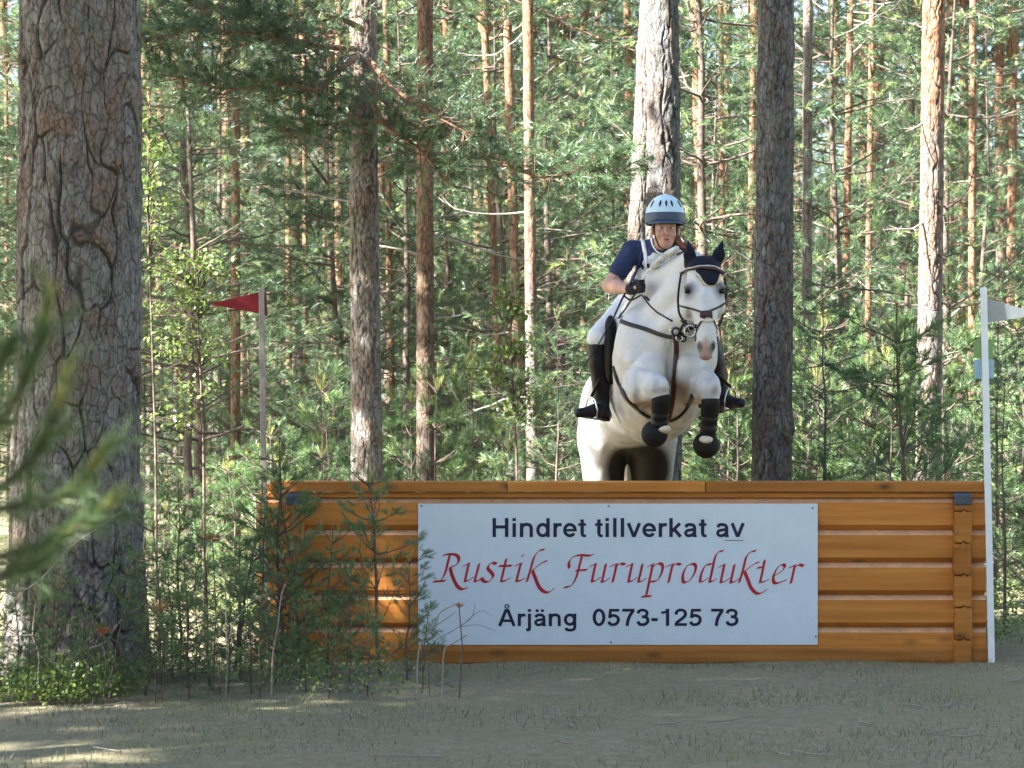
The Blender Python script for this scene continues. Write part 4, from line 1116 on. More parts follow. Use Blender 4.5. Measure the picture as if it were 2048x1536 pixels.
# trunk of the body
ax_f = np.array([0.12, -1.0, 0.17]); ax_f /= np.linalg.norm(ax_f)
ax_r = np.cross(ax_f, [0, 0, 1.0]); ax_r /= np.linalg.norm(ax_r); ax_u = np.cross(ax_r, ax_f)
RB = np.column_stack([ax_r, ax_f, ax_u])
HB.ell(P(1310, 775, 19.25), (0.325, 0.66, 0.375), 0.05, RB)
HB.ell(P(1262, 800, 19.95), (0.325, 0.42, 0.36), 0.15, RB)             # croup and flanks
HB.ell(P(1322, 722, 18.85), (0.325, 0.36, 0.36), 0.12, RB)             # rib cage behind the shoulders
HB.ell(P(1332, 700, 18.62), (0.30, 0.20, 0.27), 0.10)                 # breast
HB.ell(P(1269, 692, 18.72), (0.118, 0.22, 0.26), 0.05)                 # shoulders
HB.ell(P(1396, 700, 18.72), (0.125, 0.22, 0.25), 0.07)
HB.ell(P(1303, 745, 18.46), (0.125, 0.13, 0.125), 0.03)                # breast muscles
HB.ell(P(1377, 742, 18.46), (0.115, 0.13, 0.12), 0.03)
# neck
HB.cone(P(1302, 672, 18.85), P(1374, 575, 18.35), 0.200, 0.112, 0.06)
HB.cone(P(1266, 652, 19.15), P(1324, 562, 18.70), 0.13, 0.090, 0.10)
HB.cone(P(1324, 562, 18.70), P(1384, 524, 18.30), 0.090, 0.080, 0.08)
HB.cone(P(1335, 690, 18.62), P(1398, 610, 18.22), 0.165, 0.092, 0.06)
# head
HB.ell(P(1408, 555, 18.14), (0.112, 0.11, 0.135), 0.05)                # forehead
HB.ell(P(1408, 592, 18.12), (0.122, 0.12, 0.115), 0.05)                # eyes and cheeks
HB.ell(P(1407, 615, 18.16), (0.098, 0.14, 0.11), 0.05)
HB.cone(P(1409, 600, 18.05), P(1412, 668, 17.97), 0.085, 0.060, 0.05)
HB.cone(P(1410, 625, 18.13), P(1412, 690, 18.04), 0.075, 0.055, 0.05)
HB.ell(P(1412, 690, 17.97), (0.063, 0.060, 0.060), 0.035)              # muzzle
HB.ell(P(1411, 709, 17.975), (0.044, 0.045, 0.040), 0.025)              # lips
HB.cone(P(1383, 597, 18.04), P(1398, 650, 17.99), 0.026, 0.014, 0.015); HB.cone(P(1435, 597, 18.04), P(1425, 650, 17.99), 0.026, 0.014, 0.015)    # facial crests
HB.cone(P(1410, 590, 17.99), P(1413, 672, 17.925), 0.030, 0.026, 0.02)                                     # flat nasal bone
HB.ell(P(1374, 612, 18.12), (0.035, 0.09, 0.075), 0.03); HB.ell(P(1441, 612, 18.13), (0.033, 0.09, 0.075), 0.03)     # jowls
HB.ell(P(1376, 574, 18.05), (0.030, 0.04, 0.022), 0.03); HB.ell(P(1443, 574, 18.06), (0.030, 0.04, 0.022), 0.03)      # brows
HB.ell(P(1374, 583, 18.02), (0.022, 0.030, 0.017), 0.012, sub=True); HB.ell(P(1445.5, 583, 18.03), (0.020, 0.030, 0.017), 0.012, sub=True)
HB.ell(P(1398, 693, 17.915), (0.015, 0.034, 0.027), 0.012, sub=True); HB.ell(P(1427, 693, 17.925), (0.011, 0.028, 0.019), 0.012, sub=True)
HB.cone(P(1396, 717, 17.97), P(1428, 717, 17.97), 0.004, 0.004, 0.006)
# forelegs, folded: elbow, forearm towards the camera, cannon hanging, pastern and hoof tucked
HB.ell(P(1276, 780, 18.60), (0.108, 0.16, 0.125), 0.035)
HB.cone(P(1282, 772, 18.60), P(1312, 774, 18.14), 0.118, 0.078, 0.03)
HB.ell(P(1272, 772, 18.36), (0.064, 0.12, 0.112), 0.03)
HB.ell(P(1318, 776, 18.10), (0.064, 0.060, 0.080), 0.03)
HB.chain([P(1321, 795, 18.10), P(1321, 812, 18.13), P(1318, 852, 18.20)], [0.056, 0.043, 0.042], 0.02)
HB.cone(P(1318, 854, 18.20), P(1312, 866, 18.24), 0.050, 0.045, 0.02)
HB.ell(P(1394, 776, 18.62), (0.10, 0.15, 0.12), 0.035)
HB.cone(P(1397, 768, 18.60), P(1418, 778, 18.14), 0.104, 0.076, 0.03)
HB.ell(P(1421, 782, 18.10), (0.062, 0.060, 0.080), 0.03)
HB.chain([P(1421, 800, 18.10), P(1420, 815, 18.13), P(1415, 870, 18.20)], [0.054, 0.043, 0.042], 0.02)
HB.cone(P(1415, 872, 18.20), P(1413, 888, 18.24), 0.050, 0.045, 0.02)
for sx, px0 in ((-1, 1264), (1, 1398)):
    HB.cone(P(px0 + sx * -4, 640, 18.98), P(px0 + sx * 2, 712, 18.60), 0.070, 0.075, 0.03)                 # shoulder blade down to its point
    HB.ell(P(px0 - sx * 6, 722, 18.52), (0.062, 0.07, 0.062), 0.025)
HB.cone(P(1292, 700, 18.62), P(1345, 640, 18.36), 0.055, 0.050, 0.03)                                     # neck muscle over the jugular groove
HB.cone(P(1268, 752, 18.45), P(1308, 760, 18.16), 0.060, 0.050, 0.018); HB.cone(P(1262, 790, 18.50), P(1304, 788, 18.18), 0.062, 0.044, 0.018)
HB.cone(P(1408, 748, 18.46), P(1424, 764, 18.15), 0.058, 0.050, 0.018); HB.cone(P(1388, 786, 18.5), P(1412, 790, 18.18), 0.055, 0.042, 0.018)
HB.ell(P(1327, 770, 18.05), (0.030, 0.03, 0.040), 0.012); HB.ell(P(1429, 774, 18.05), (0.028, 0.03, 0.040), 0.012); HB.ell(P(1309, 772, 18.06), (0.026, 0.03, 0.036), 0.012)
HB.ell(P(1340, 735, 18.36), (0.014, 0.09, 0.14), 0.05, sub=True)                                          # furrow between the breast muscles
HB.ell(P(1294, 790, 18.40), (0.05, 0.12, 0.012), 0.03, sub=True)
# hindquarters: thigh, gaskin, hock, cannon, hoof trailing behind the jump
for px, s_ in ((1206, -1), (1305, 1)):
    HB.ell(P(px + (2 if s_ < 0 else -4), 845, 20.15), (0.185, 0.27, 0.33), 0.10)
    HB.cone(P(px, 880, 20.10), P(px - s_ * 2, 985, 20.25), 0.176, 0.14, 0.05, (1, 0, 0), 1.0)
    hk = P(px - s_ * 2, 1050, 20.62)
    HB.cone(P(px - s_ * 2, 985, 20.25), hk, 0.112, 0.062, 0.05)
    HB.chain([hk, P(px - s_ * 4, 1135, 20.78), P(px - s_ * 4, 1160, 20.86)], [0.062, 0.042, 0.048], 0.03)
    HB.cone(P(px - s_ * 4, 1160, 20.86), P(px - s_ * 4, 1180, 20.90), 0.045, 0.055, 0.02)
def coat(V):
    base = np.tile(np.array([0.60, 0.60, 0.595]), (len(V), 1))
    n = vnoise(V[:, 0] * 9, V[:, 1] * 9, V[:, 2] * 9, 2)[:, None]; n2 = vnoise(V[:, 0] * 30, V[:, 1] * 30, V[:, 2] * 30, 3)[:, None]
    cc = base * (0.94 + 0.08 * n + 0.04 * n2)
    n4 = vnoise(V[:, 0] * 16, V[:, 1] * 16, V[:, 2] * 16, 12)[:, None]
    cc = cc * (1 - np.clip((n4 - 0.5) * 2.2, 0, 0.5) * 0.5 * np.clip((2.1 - V[:, 2:3]) / 0.5, 0.15, 1) * [1.0, 0.97, 0.92])      # faint dapples
    def paint(m, c): 
        nonlocal cc
        cc = cc * (1 - m) + np.array(c) * m
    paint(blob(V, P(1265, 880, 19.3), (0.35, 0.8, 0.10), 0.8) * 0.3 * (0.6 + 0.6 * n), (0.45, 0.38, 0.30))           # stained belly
    paint(blob(V, P(1278, 808, 18.5), (0.10, 0.20, 0.045), 0.8) * 0.6, (0.30, 0.19, 0.10))                            # sweat under the forearm
    paint(blob(V, P(1340, 775, 18.45), (0.06, 0.2, 0.16), 0.9) * 0.25, (0.52, 0.43, 0.37))
    paint(blob(V, P(1420, 788, 18.06), (0.06, 0.07, 0.085), 0.6) * 0.75 * (0.5 + 0.5 * n2), (0.26, 0.25, 0.26))       # grey knee
    paint(blob(V, P(1322, 795, 18.06), (0.06, 0.07, 0.05), 0.6) * 0.5, (0.40, 0.30, 0.22))
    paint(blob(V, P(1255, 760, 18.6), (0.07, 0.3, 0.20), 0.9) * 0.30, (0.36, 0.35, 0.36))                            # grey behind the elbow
    paint(blob(V, P(1352, 700, 18.4), (0.13, 0.2, 0.10), 0.9) * 0.30 * (0.4 + n4), (0.47, 0.40, 0.36))              # warm breast
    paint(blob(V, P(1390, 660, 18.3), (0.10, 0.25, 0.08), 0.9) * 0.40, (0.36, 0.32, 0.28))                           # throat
    paint(blob(V, P(1292, 762, 18.3), (0.05, 0.12, 0.03), 0.9) * 0.35, (0.40, 0.36, 0.34))
    for e in (P(1375, 580, 18.03), P(1445, 580, 18.03)): paint(blob(V, e, (0.052, 0.08, 0.054), 0.6) * 0.88, (0.075, 0.07, 0.075))
    paint(blob(V, P(1412, 703, 17.95), (0.075, 0.10, 0.060), 0.35) * 0.9, (0.26, 0.24, 0.25))                         # grey muzzle
    paint(blob(V, P(1411, 699, 17.91), (0.024, 0.06, 0.060), 0.45) * 0.9, (0.52, 0.31, 0.27))                         # pink snip
    paint(blob(V, P(1412, 716, 17.95), (0.035, 0.05, 0.018), 0.5) * 0.9, (0.46, 0.22, 0.17))
    for e in (P(1397.5, 694, 17.92), P(1428, 694, 17.925)): paint(blob(V, e, (0.023, 0.04, 0.036), 0.4), (0.02, 0.022, 0.025))
    paint(blob(V, P(1277, 940, 20.02), (0.235, 0.3, 0.25), 0.12) * 0.985, (0.026, 0.018, 0.016))                       # shade painted in with the dark skin between the hind legs
    paint(blob(V, P(1168, 940, 20.0), (0.05, 0.2, 0.14), 0.9) * 0.4, (0.50, 0.40, 0.30))
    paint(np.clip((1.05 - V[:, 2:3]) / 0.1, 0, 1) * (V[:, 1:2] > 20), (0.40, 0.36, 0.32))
    return cc
m_coat, nt, bs = new_mat('horse_coat')
ca = attr(nt, 'coat', 'Color'); hn = noise(nt, 160, 3, 0.6, None, (1, 1, 0.25))
nt.links.new(mix(nt, ca, ramp(nt, hn, [(0.35, (0.72, 0.72, 0.74)), (0.65, (1, 1, 1))]), 0.4, 'MULTIPLY'), bs.inputs['Base Color'])
bs.inputs['Roughness'].default_value = 0.55; bs.inputs['Specular IOR Level'].default_value = 0.35
hn2 = noise(nt, 45, 4, 0.65, None, (1, 1, 0.35)); bump(nt, bs, hn2, 0.22, 0.006)
def flesh(V):
    n = vnoise(V[:, 0] * 8, V[:, 1] * 8, V[:, 2] * 6, 61) - 0.5 + 0.6 * (vnoise(V[:, 0] * 19, V[:, 1] * 19, V[:, 2] * 13, 62) - 0.5)
    c = np.array(P(1310, 770, 19.2)); d = V - c; d /= np.linalg.norm(d, axis=1, keepdims=True) + 1e-9
    w = np.clip((V[:, 1] - 18.25) / 0.25, 0, 1)
    return V + d * (n * 0.022 * w)[:, None]
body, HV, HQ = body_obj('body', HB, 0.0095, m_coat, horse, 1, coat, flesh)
bvh = BVHTree.FromPolygons([Vector(v) for v in HV], [tuple(int(i) for i in q) for q in HQ])

m_black = flat_mat('black_leather', (0.008, 0.0075, 0.008), 0.5, 60, 0.3, 0.15)
m_brown = flat_mat('dark_brown_leather', (0.055, 0.026, 0.022), 0.4, 50, 0.3, 0.15)
m_navy_c = flat_mat('navy_cotton', (0.006, 0.008, 0.020), 0.85, 150, 0.35, 0.3)
m_cream = flat_mat('cream_piping', (0.62, 0.55, 0.42), 0.7, 90, 0.15, 0.1)
m_steel = flat_mat('polished_steel', (0.62, 0.63, 0.65), 0.22, 30, 0.08, 0.0, metal=1.0)
m_boot = flat_mat('horse_boot_neoprene', (0.011, 0.010, 0.010), 0.75, 120, 0.3, 0.2, 0.25)
m_hair = flat_mat('white_mane_hair', (0.62, 0.60, 0.55), 0.6, 80, 0.2, 0.2)
def hit(px, py, Yg=None):
    o = Vector((0, 0, CH)); d = (P(px, py, 18) - o).normalized()
    loc, nrm, i, dist = bvh.ray_cast(o, d)
    if loc is None:
        q = P(px, py, Yg or 18.5); loc, nrm, i, dist = bvh.find_nearest(q); return q, nrm
    return loc, nrm
def strap(name, pts, width, mat, parent, proud=0.006, n=7, th=0.004, depth=None):
    """A flat strap laid on the horse along photo points (px, py[, distance if it hangs free])."""
    q = catmull([(p[0], p[1]) for p in pts], n); m = MB()
    dep = [p[2] if len(p) > 2 else 0 for p in pts]
    ctr, nor = [], []
    for j, (px, py) in enumerate(q):
        i = min(j // n, len(pts) - 2); t = (j - i * n) / n
        if dep[i] and dep[i + 1]:
            ctr.append(P(px, py, dep[i] * (1 - t) + dep[i + 1] * t)); nor.append(Vector((0, -1, 0.1)))
        else:
            a, b = hit(px, py, ctr[-1].y if ctr else None); ctr.append(a + b * proud); nor.append(b)
    for _ in range(2):
        ctr = [ctr[0]] + [ctr[i] * 0.5 + (ctr[i - 1] + ctr[i + 1]) * 0.25 for i in range(1, len(ctr) - 1)] + [ctr[-1]]
        nor = [nor[0]] + [(nor[i] * 0.5 + (nor[i - 1] + nor[i + 1]) * 0.25).normalized() for i in range(1, len(nor) - 1)] + [nor[-1]]
    vs, fs = [], []; N_ = len(ctr)
    for i in range(N_):
        t = (ctr[min(i + 1, N_ - 1)] - ctr[max(i - 1, 0)]).normalized(); s_ = t.cross(nor[i]).normalized() * width / 2; u = nor[i] * th / 2
        vs += [ctr[i] - s_ - u, ctr[i] + s_ - u, ctr[i] + s_ * 0.8 + u, ctr[i] - s_ * 0.8 + u]
    for i in range(N_ - 1):
        for k in range(4): fs.append((i * 4 + k, i * 4 + (k + 1) % 4, (i + 1) * 4 + (k + 1) % 4, (i + 1) * 4 + k))
    fs += [(3, 2, 1, 0), tuple((N_ - 1) * 4 + k for k in range(4))]
    m.add(vs, fs); return m.build(name, mat, parent, True)

# eyes
for px in (1374.5, 1445):
    m = MB(); B = Body().ell(P(px, 583, 18.045), (0.021, 0.021, 0.016), 0.01)
    body_obj('eye', B, 0.004, flat_mat('eye', (0.012, 0.008, 0.006), 0.08, 10, 0.1, 0.0), horse, 1)
# ear bonnet with ears
EB = Body()
EB.ell(P(1407, 535, 18.16), (0.112, 0.115, 0.078), 0.03)
EB.cone(P(1400, 545, 18.055), P(1417, 562, 18.015), 0.030, 0.030, 0.02); EB.cone(P(1437, 545, 18.06), P(1424, 562, 18.015), 0.030, 0.030, 0.02); EB.ell(P(1419, 552, 18.035), (0.055, 0.035, 0.055), 0.03)
for base, mid, tip in (((1381, 530), (1379, 508), (1377, 482)), ((1430, 527), (1438, 508), (1445, 481))):
    EB.cone(P(*base, 18.17), P(*mid, 18.15), 0.042, 0.038, 0.012, (0, 1, 0), 0.7); EB.cone(P(*mid, 18.15), P(*tip, 18.15), 0.038, 0.006, 0.015, (0, 1, 0), 0.65)
    EB.ell(P(mid[0], mid[1] + 2, 18.105), (0.014, 0.022, 0.048), 0.012, sub=True)
bon, EV, EQ = body_obj('ear_bonnet', EB, 0.006, m_navy_c, horse, 1)
m = MB(); bv2 = BVHTree.FromPolygons([Vector(v) for v in EV] + [Vector(v) for v in HV], [tuple(int(i) for i in q) for q in EQ] + [tuple(int(i) + len(EV) for i in q) for q in HQ])
_bvh_body = bvh; bvh = bv2
strap('bonnet_edging', [(1392, 545), (1399, 551), (1406, 562), (1416, 571), (1427, 572), (1435, 563), (1440, 549)], 0.013, m_cream, bon, 0.006, th=0.008)
# mane: loose locks along the crest, and forelock hidden in the bonnet
rng = np.random.default_rng(3)
m = MB()
crest = catmull([P(1258, 622, 19.10), P(1284, 582, 18.86), P(1309, 545, 18.68), P(1336, 517, 18.48), P(1364, 501, 18.34)], 14)
for i, c in enumerate(crest):
    if i % 3 == 0:
        a = Vector(c) + Vector((-0.022, -0.012, 0.014)); r_ = 0.017 + 0.004 * rng.random()
        m.tube([a + Vector((0.012, 0, 0.016)), a + Vector((0.004, 0, 0.010)), a + Vector((-0.006, -0.004, -0.002)), a + Vector((-0.012, -0.008, -0.014)), a + Vector((-0.013, -0.010, -0.022))], [0.006, r_, r_ * 1.15, r_ * 0.9, 0.003], 8)
    for k in range(2):
        a = Vector(c) + Vector((rng.normal(-0.01, .008), rng.normal(0, .012), rng.normal(0, .006)))
        L = rng.uniform(0.02, 0.06); d = Vector((-0.8, -0.3 + rng.normal(0, .2), rng.normal(0, 0.3))).normalized()
        m.tube([a, a + d * L * 0.5, a + d * L + Vector((0, 0, -0.3 * L))], [0.008, 0.006, 0.001], 4)
m.build('mane', m_hair, horse, True)
# tail, hanging between the hind legs
m = MB()
for k in range(26):
    x0_ = 1258 + rng.normal(0, 1.5); a = P(x0_ - 2, 900, 20.45); L = rng.uniform(0.45, 0.85)
    dx = rng.normal(0.02, 0.025)
    m.tube([a, a + Vector((dx * 0.3, 0.05, -L * 0.4)), a + Vector((dx, 0.10, -L * 0.8)), a + Vector((dx * 1.5, 0.12, -L))], [0.016, 0.016, 0.010, 0.002], 5)
m.build('tail', flat_mat('cream_tail_hair', (0.60, 0.50, 0.36), 0.6, 80, 0.25, 0.2), horse, True)

# bridle
def part(name):  # a part made of one strap that carries the rest of its pieces
    return name
bridle = strap('browband', [(1362, 548), (1372, 541), (1390, 538), (1410, 537.5), (1430, 540), (1446, 547)], 0.020, m_brown, horse, 0.010, th=0.008)
bridle.name = 'bridle'
strap('browband_piping', [(1363, 545), (1373, 537.5), (1390, 534.5), (1410, 534), (1430, 536.5), (1445, 543)], 0.008, flat_mat('pale_piping', (0.55, 0.53, 0.52), 0.5, 40, 0.1, 0.1), bridle, 0.012, th=0.008)
strap('cheekpiece', [(1362, 549, 18.16), (1358, 575, 18.10), (1356, 600, 18.08), (1358, 625, 18.06), (1366, 640, 18.05), (1376, 650, 18.04)], 0.015, m_black, bridle)
strap('cheekpiece', [(1449, 555, 18.16), (1453, 580, 18.12), (1451, 600, 18.10), (1447, 625, 18.08), (1441, 645, 18.06), (1433, 655, 18.05)], 0.015, m_black, bridle)
strap('noseband', [(1361, 612), (1375, 615), (1392, 620), (1408, 625), (1424, 620), (1440, 612), (1449, 606)], 0.012, m_black, bridle, 0.008, th=0.005)
strap('noseband', [(1414, 630), (1404, 642), (1396, 656), (1392, 672), (1390, 680)], 0.010, m_black, bridle, 0.007, th=0.005)
strap('noseband', [(1420, 632), (1428, 645), (1433, 658)], 0.010, m_black, bridle, 0.007, th=0.005)
strap('nose_pad', [(1402, 629), (1412, 628), (1422, 628)], 0.046, m_brown, bridle, 0.010, th=0.008)
strap('fleece_pad', [(1404, 640), (1413, 642), (1424, 640)], 0.020, m_cream, bridle, 0.008, th=0.010)
def ring(name, c, R, r, mat, parent, ax='y'):
    m = MB(); pts = []
    for k in range(17):
        a = 2 * math.pi * k / 16; pts.append(Vector(c) + (Vector((math.cos(a) * R, 0, math.sin(a) * R)) if ax == 'y' else Vector((0, math.cos(a) * R, math.sin(a) * R))))
    m.tube(pts, r, 6, False); return m.build(name, mat, parent, True)
ring('bit_ring', P(1380, 662, 18.02), 0.036, 0.005, m_steel, bridle); ring('bit_ring', P(1434, 660, 18.03), 0.030, 0.005, m_steel, bridle, 'x')
# reins
strap('rein', [(1378, 664, 18.02), (1362, 640, 18.25), (1345, 630, 18.4), (1318, 618, 18.55), (1290, 592, 18.62)], 0.014, m_black, bridle, depth=1)
# breastplate
bp = strap('breastplate', [(1243, 643), (1262, 650), (1290, 658), (1318, 668), (1340, 673), (1355, 672)], 0.030, flat_mat('breastplate_web', (0.030, 0.028, 0.030), 0.6, 90, 0.3, 0.2), horse, 0.008, th=0.008)
strap('breast_strap', [(1350, 672), (1353, 690), (1352, 720), (1350, 750), (1347, 780), (1343, 810), (1337, 836)], 0.036, m_brown, bp, 0.009, th=0.009)
strap('breast_strap', [(1356, 672), (1370, 662), (1384, 655), (1394, 652)], 0.028, m_black, bp, 0.008, th=0.008)
strap('girth_loop', [(1228, 735), (1236, 762), (1250, 790), (1270, 813), (1292, 830), (1312, 840), (1335, 842)], 0.040, m_black, bp, 0.008, th=0.009)
strap('girth_loop', [(1337, 842), (1352, 836), (1368, 822), (1380, 804), (1386, 790)], 0.030, m_black, bp, 0.008, th=0.008)
for (px, py, r_) in ((1352, 664, 0.026), (1358, 676, 0.020), (1371, 660, 0.022), (1366, 678, 0.018), (1346, 660, 0.02)):
    a, b = hit(px, py); ring('buckle', a + Vector((0, -0.03, 0)), r_, 0.006, m_steel if px not in (1352, 1366) else m_black, bp)
strap('martingale_fork', [(1356, 670, 18.25), (1366, 650, 18.2), (1372, 640, 18.15)], 0.016, m_black, bp)
strap('neck_strap', [(1285, 590), (1296, 606), (1312, 622), (1330, 634), (1345, 642)], 0.011, m_black, bp, 0.006)
# leg boots and bell boots
for a_, b_, c_, cap, dd in (((1322, 799, 18.10), (1321, 815, 18.135), (1318, 860, 18.195), (1309, 868, 18.20), 0), ((1421, 805, 18.10), (1420, 820, 18.135), (1415, 874, 18.195), (1412, 890, 18.20), 1)):
    B = Body().chain([P(*a_), P(*b_), P(*c_)], [0.062, 0.056, 0.053], 0.02)
    bt, _, _ = body_obj('leg_boot', B, 0.007, m_boot, horse, 1)
    for t in (0.25, 0.6):
        c = lerp(P(*b_), P(*c_), t); ring_ = Body().cone(c + np.array([0.0, 0, 0.013]), c - np.array([0.0, 0, 0.013]), 0.057, 0.057, 0.005)
        body_obj('boot_strap', ring_, 0.006, m_black, bt, 1)
    B = Body().ell(P(*cap), (0.087, 0.085, 0.088), 0.02).ell(P(cap[0] + (20 if not dd else 0), cap[1] - 12, cap[2] - 0.06), (0.045, 0.07, 0.028), 0.015, sub=True)
    bb_, _, _ = body_obj('bell_boot', B, 0.007, m_boot, horse, 1)
    B = Body().ell(P(cap[0] + (18 if not dd else 0), cap[1] - 10, cap[2] - 0.025), (0.050, 0.062, 0.034), 0.02)
    body_obj('pastern_hair', B, 0.006, m_cream, bb_, 1)
# hind hooves
for px, s_ in ((1204, -1), (1318, 1)):
    c = P(px - s_ * 4, 1180, 20.90); hf = MB(); hf.tube([c, c + Vector((0, 0.03, -0.085))], [0.052, 0.066], 14); hf.build('hoof', flat_mat('hoof_horn', (0.06, 0.05, 0.045), 0.5, 40, 0.3, 0.2), horse, True)
# velcro tabs showing behind the right foreleg boot
for py in (812, 836, 850):
    m = MB(); m.box(P(1402, py, 18.2), (0.034, 0.03, 0.026), bev=0.006); m.build('boot_tab', m_black, horse)
# saddle: pad, flaps, seat, girth
SB = Body()
SB.ell(P(1221, 700, 19.06), (0.058, 0.18, 0.24), 0.05).ell(P(1390, 702, 19.18), (0.060, 0.20, 0.25), 0.05)
SB.ell(P(1275, 642, 19.45), (0.24, 0.30, 0.07), 0.08); SB.ell(P(1262, 648, 19.22), (0.15, 0.08, 0.10), 0.06)
sad, _, _ = body_obj('saddle', SB, 0.010, flat_mat('saddle_leather', (0.007, 0.006, 0.006), 0.6, 60, 0.3, 0.1, 0.12), horse, 2)
PB = Body().ell(P(1238, 660, 19.05), (0.03, 0.10, 0.12), 0.03).ell(P(1196, 775, 19.6), (0.03, 0.16, 0.12), 0.03)
body_obj('saddle_pad', PB, 0.008, flat_mat('white_saddle_pad', (0.66, 0.68, 0.72), 0.8, 120, 0.08, 0.2), sad, 1)
bvh = _bvh_body

# ------------------------------------------------------------------ the rider
rider = empty('person', P(1275, 640, 19.4))
tag(rider, 'rider in pale blue helmet, navy shirt and white breeches leaning forward on the white horse', 'person')
m_skin, nt, bs = new_mat('skin')
sk = attr(nt, 'coat', 'Color'); nt.links.new(sk, bs.inputs['Base Color']); bs.inputs['Roughness'].default_value = 0.5
bs.inputs['Subsurface Weight'].default_value = 0.12; bs.inputs['Subsurface Radius'].default_value = (0.01, 0.004, 0.002)
bump(nt, bs, noise(nt, 220, 3, 0.6), 0.08, 0.002)
YH = 18.78                                            # distance of the face
hc = P(1331, 462, YH + 0.02)
HS = 1.13                          # middle of the head
def hp(dx, dy, dz): return hc + Vector((dx, dy, dz)) * HS    # offsets in metres: right, away, up
shl, shr = P(1264, 502, 18.98), P(1369, 505, 19.02)
el_l, wr_l, ha_l = P(1219, 571, 18.88), P(1257, 579, 18.66), P(1276, 575, 18.60)
el_r, wr_r, ha_r = P(1402, 585, 18.98), P(1372, 590, 18.78), P(1352, 588, 18.72)
chest, waist, hips = P(1318, 540, 19.03), P(1290, 590, 19.28), P(1274, 622, 19.44)
kn_l, an_l, kn_r, an_r = P(1197, 676, 19.02), P(1203, 800, 19.16), P(1413, 672, 19.05), P(1444, 790, 19.16)
def person_ops(B, g=0.0, what='all'):
    if what in ('all', 'torso'):
        B.cone(P(1316, 520, 18.99), chest, 0.125 + g, 0.132 + g, 0.05, (0, 1, 0), 0.8)
        B.cone(chest, waist, 0.132 + g, 0.125 + g, 0.05, (0, 1, 0), 0.8)
        B.cone(shl, shr, 0.060 + g, 0.058 + g, 0.06)
        B.cone(P(1322, 508, 18.97), P(1327, 488, 18.90), 0.085 + g, 0.062 + g, 0.04) if what == 'torso' else B.cone(P(1320, 512, 18.97), P(1328, 470, 18.85), 0.066, 0.060, 0.04)
    if what in ('all', 'seat'):
        B.cone(waist, hips, 0.130 + g, 0.150 + g, 0.05)
        B.cone(P(1256, 622, 19.40), kn_l, 0.105 + g, 0.068 + g, 0.05); B.cone(P(1306, 622, 19.40), kn_r, 0.105 + g, 0.068 + g, 0.05)
    if what in ('all', 'sleeve'):
        f = 1.0 if what == 'all' else 0.60
        B.cone(shl, lerp(shl, el_l, f), 0.055 + g, (0.043 if f == 1 else 0.056) + g, 0.03); B.cone(shr, lerp(shr, el_r, f), 0.055 + g, (0.043 if f == 1 else 0.056) + g, 0.03)
    if what == 'all':
        for e, w, h_ in ((el_l, wr_l, ha_l), (el_r, wr_r, ha_r)):
            B.cone(e, lerp(e, w, 0.45), 0.047, 0.046, 0.03); B.cone(lerp(e, w, 0.45), w, 0.046, 0.029, 0.02); B.cone(w, h_, 0.028, 0.030, 0.02)
    if what in ('all', 'boot_l', 'boot_r'):
        for nm, k_, a_, toe, heel in (('boot_l', kn_l, an_l, P(1156, 828, 18.98), P(1214, 831, 19.18)), ('boot_r', kn_r, an_r, P(1486, 808, 18.98), P(1440, 815, 19.18))):
            if what == 'all' or what == nm:
                if what == 'all': B.cone(k_, a_, 0.058, 0.036, 0.03); B.cone(a_, heel, 0.034, 0.03, 0.02); B.cone(heel, toe, 0.032, 0.022, 0.02)
B = Body()
person_ops(B)
HR = lambda a, b, c: (a * HS, b * HS, c * HS)
# head: skull, jaw, face
B.ell(hp(0, 0.055, 0.035), HR(0.075, 0.095, 0.090), 0.03)
B.ell(hp(0, -0.012, -0.012), HR(0.060, 0.062, 0.090), 0.03)
B.ell(hp(0.001, -0.020, -0.078), HR(0.033, 0.040, 0.030), 0.03)           # chin and jaw
B.ell(hp(0, -0.062, 0.030), HR(0.050, 0.018, 0.014), 0.02)               # brow
B.cone(hp(0.001, -0.068, 0.020), hp(0.003, -0.094, -0.022), 0.008, 0.0125, 0.012)      # nose
for s_ in (-1, 1):
    B.ell(hp(s_ * 0.016, -0.076, -0.022), HR(0.010, 0.010, 0.008), 0.008)
    B.ell(hp(s_ * 0.040, -0.044, -0.020), HR(0.019, 0.022, 0.022), 0.02)  # cheeks
    B.ell(hp(s_ * 0.029, -0.072, 0.012), HR(0.016, 0.014, 0.0095), 0.010, sub=True)      # eye sockets
    B.ell(hp(s_ * 0.029, -0.056, 0.011), HR(0.0125, 0.0115, 0.0115), 0.004)
    B.ell(hp(s_ * 0.078, 0.018, 0.0), HR(0.011, 0.020, 0.030), 0.008)      # ears
B.ell(hp(0.002, -0.068, -0.050), HR(0.023, 0.014, 0.0065), 0.006); B.ell(hp(0.002, -0.065, -0.061), HR(0.020, 0.014, 0.0070), 0.006)   # lips
B.cone(hp(-0.016, -0.084, -0.0555), hp(0.020, -0.084, -0.0555), 0.0035, 0.0035, 0.004)
B.ops[-1] = ('s', np.array(hp(0.002, -0.080, -0.0555)), np.array((0.020, 0.010, 0.0035)), np.eye(3), 0.004)
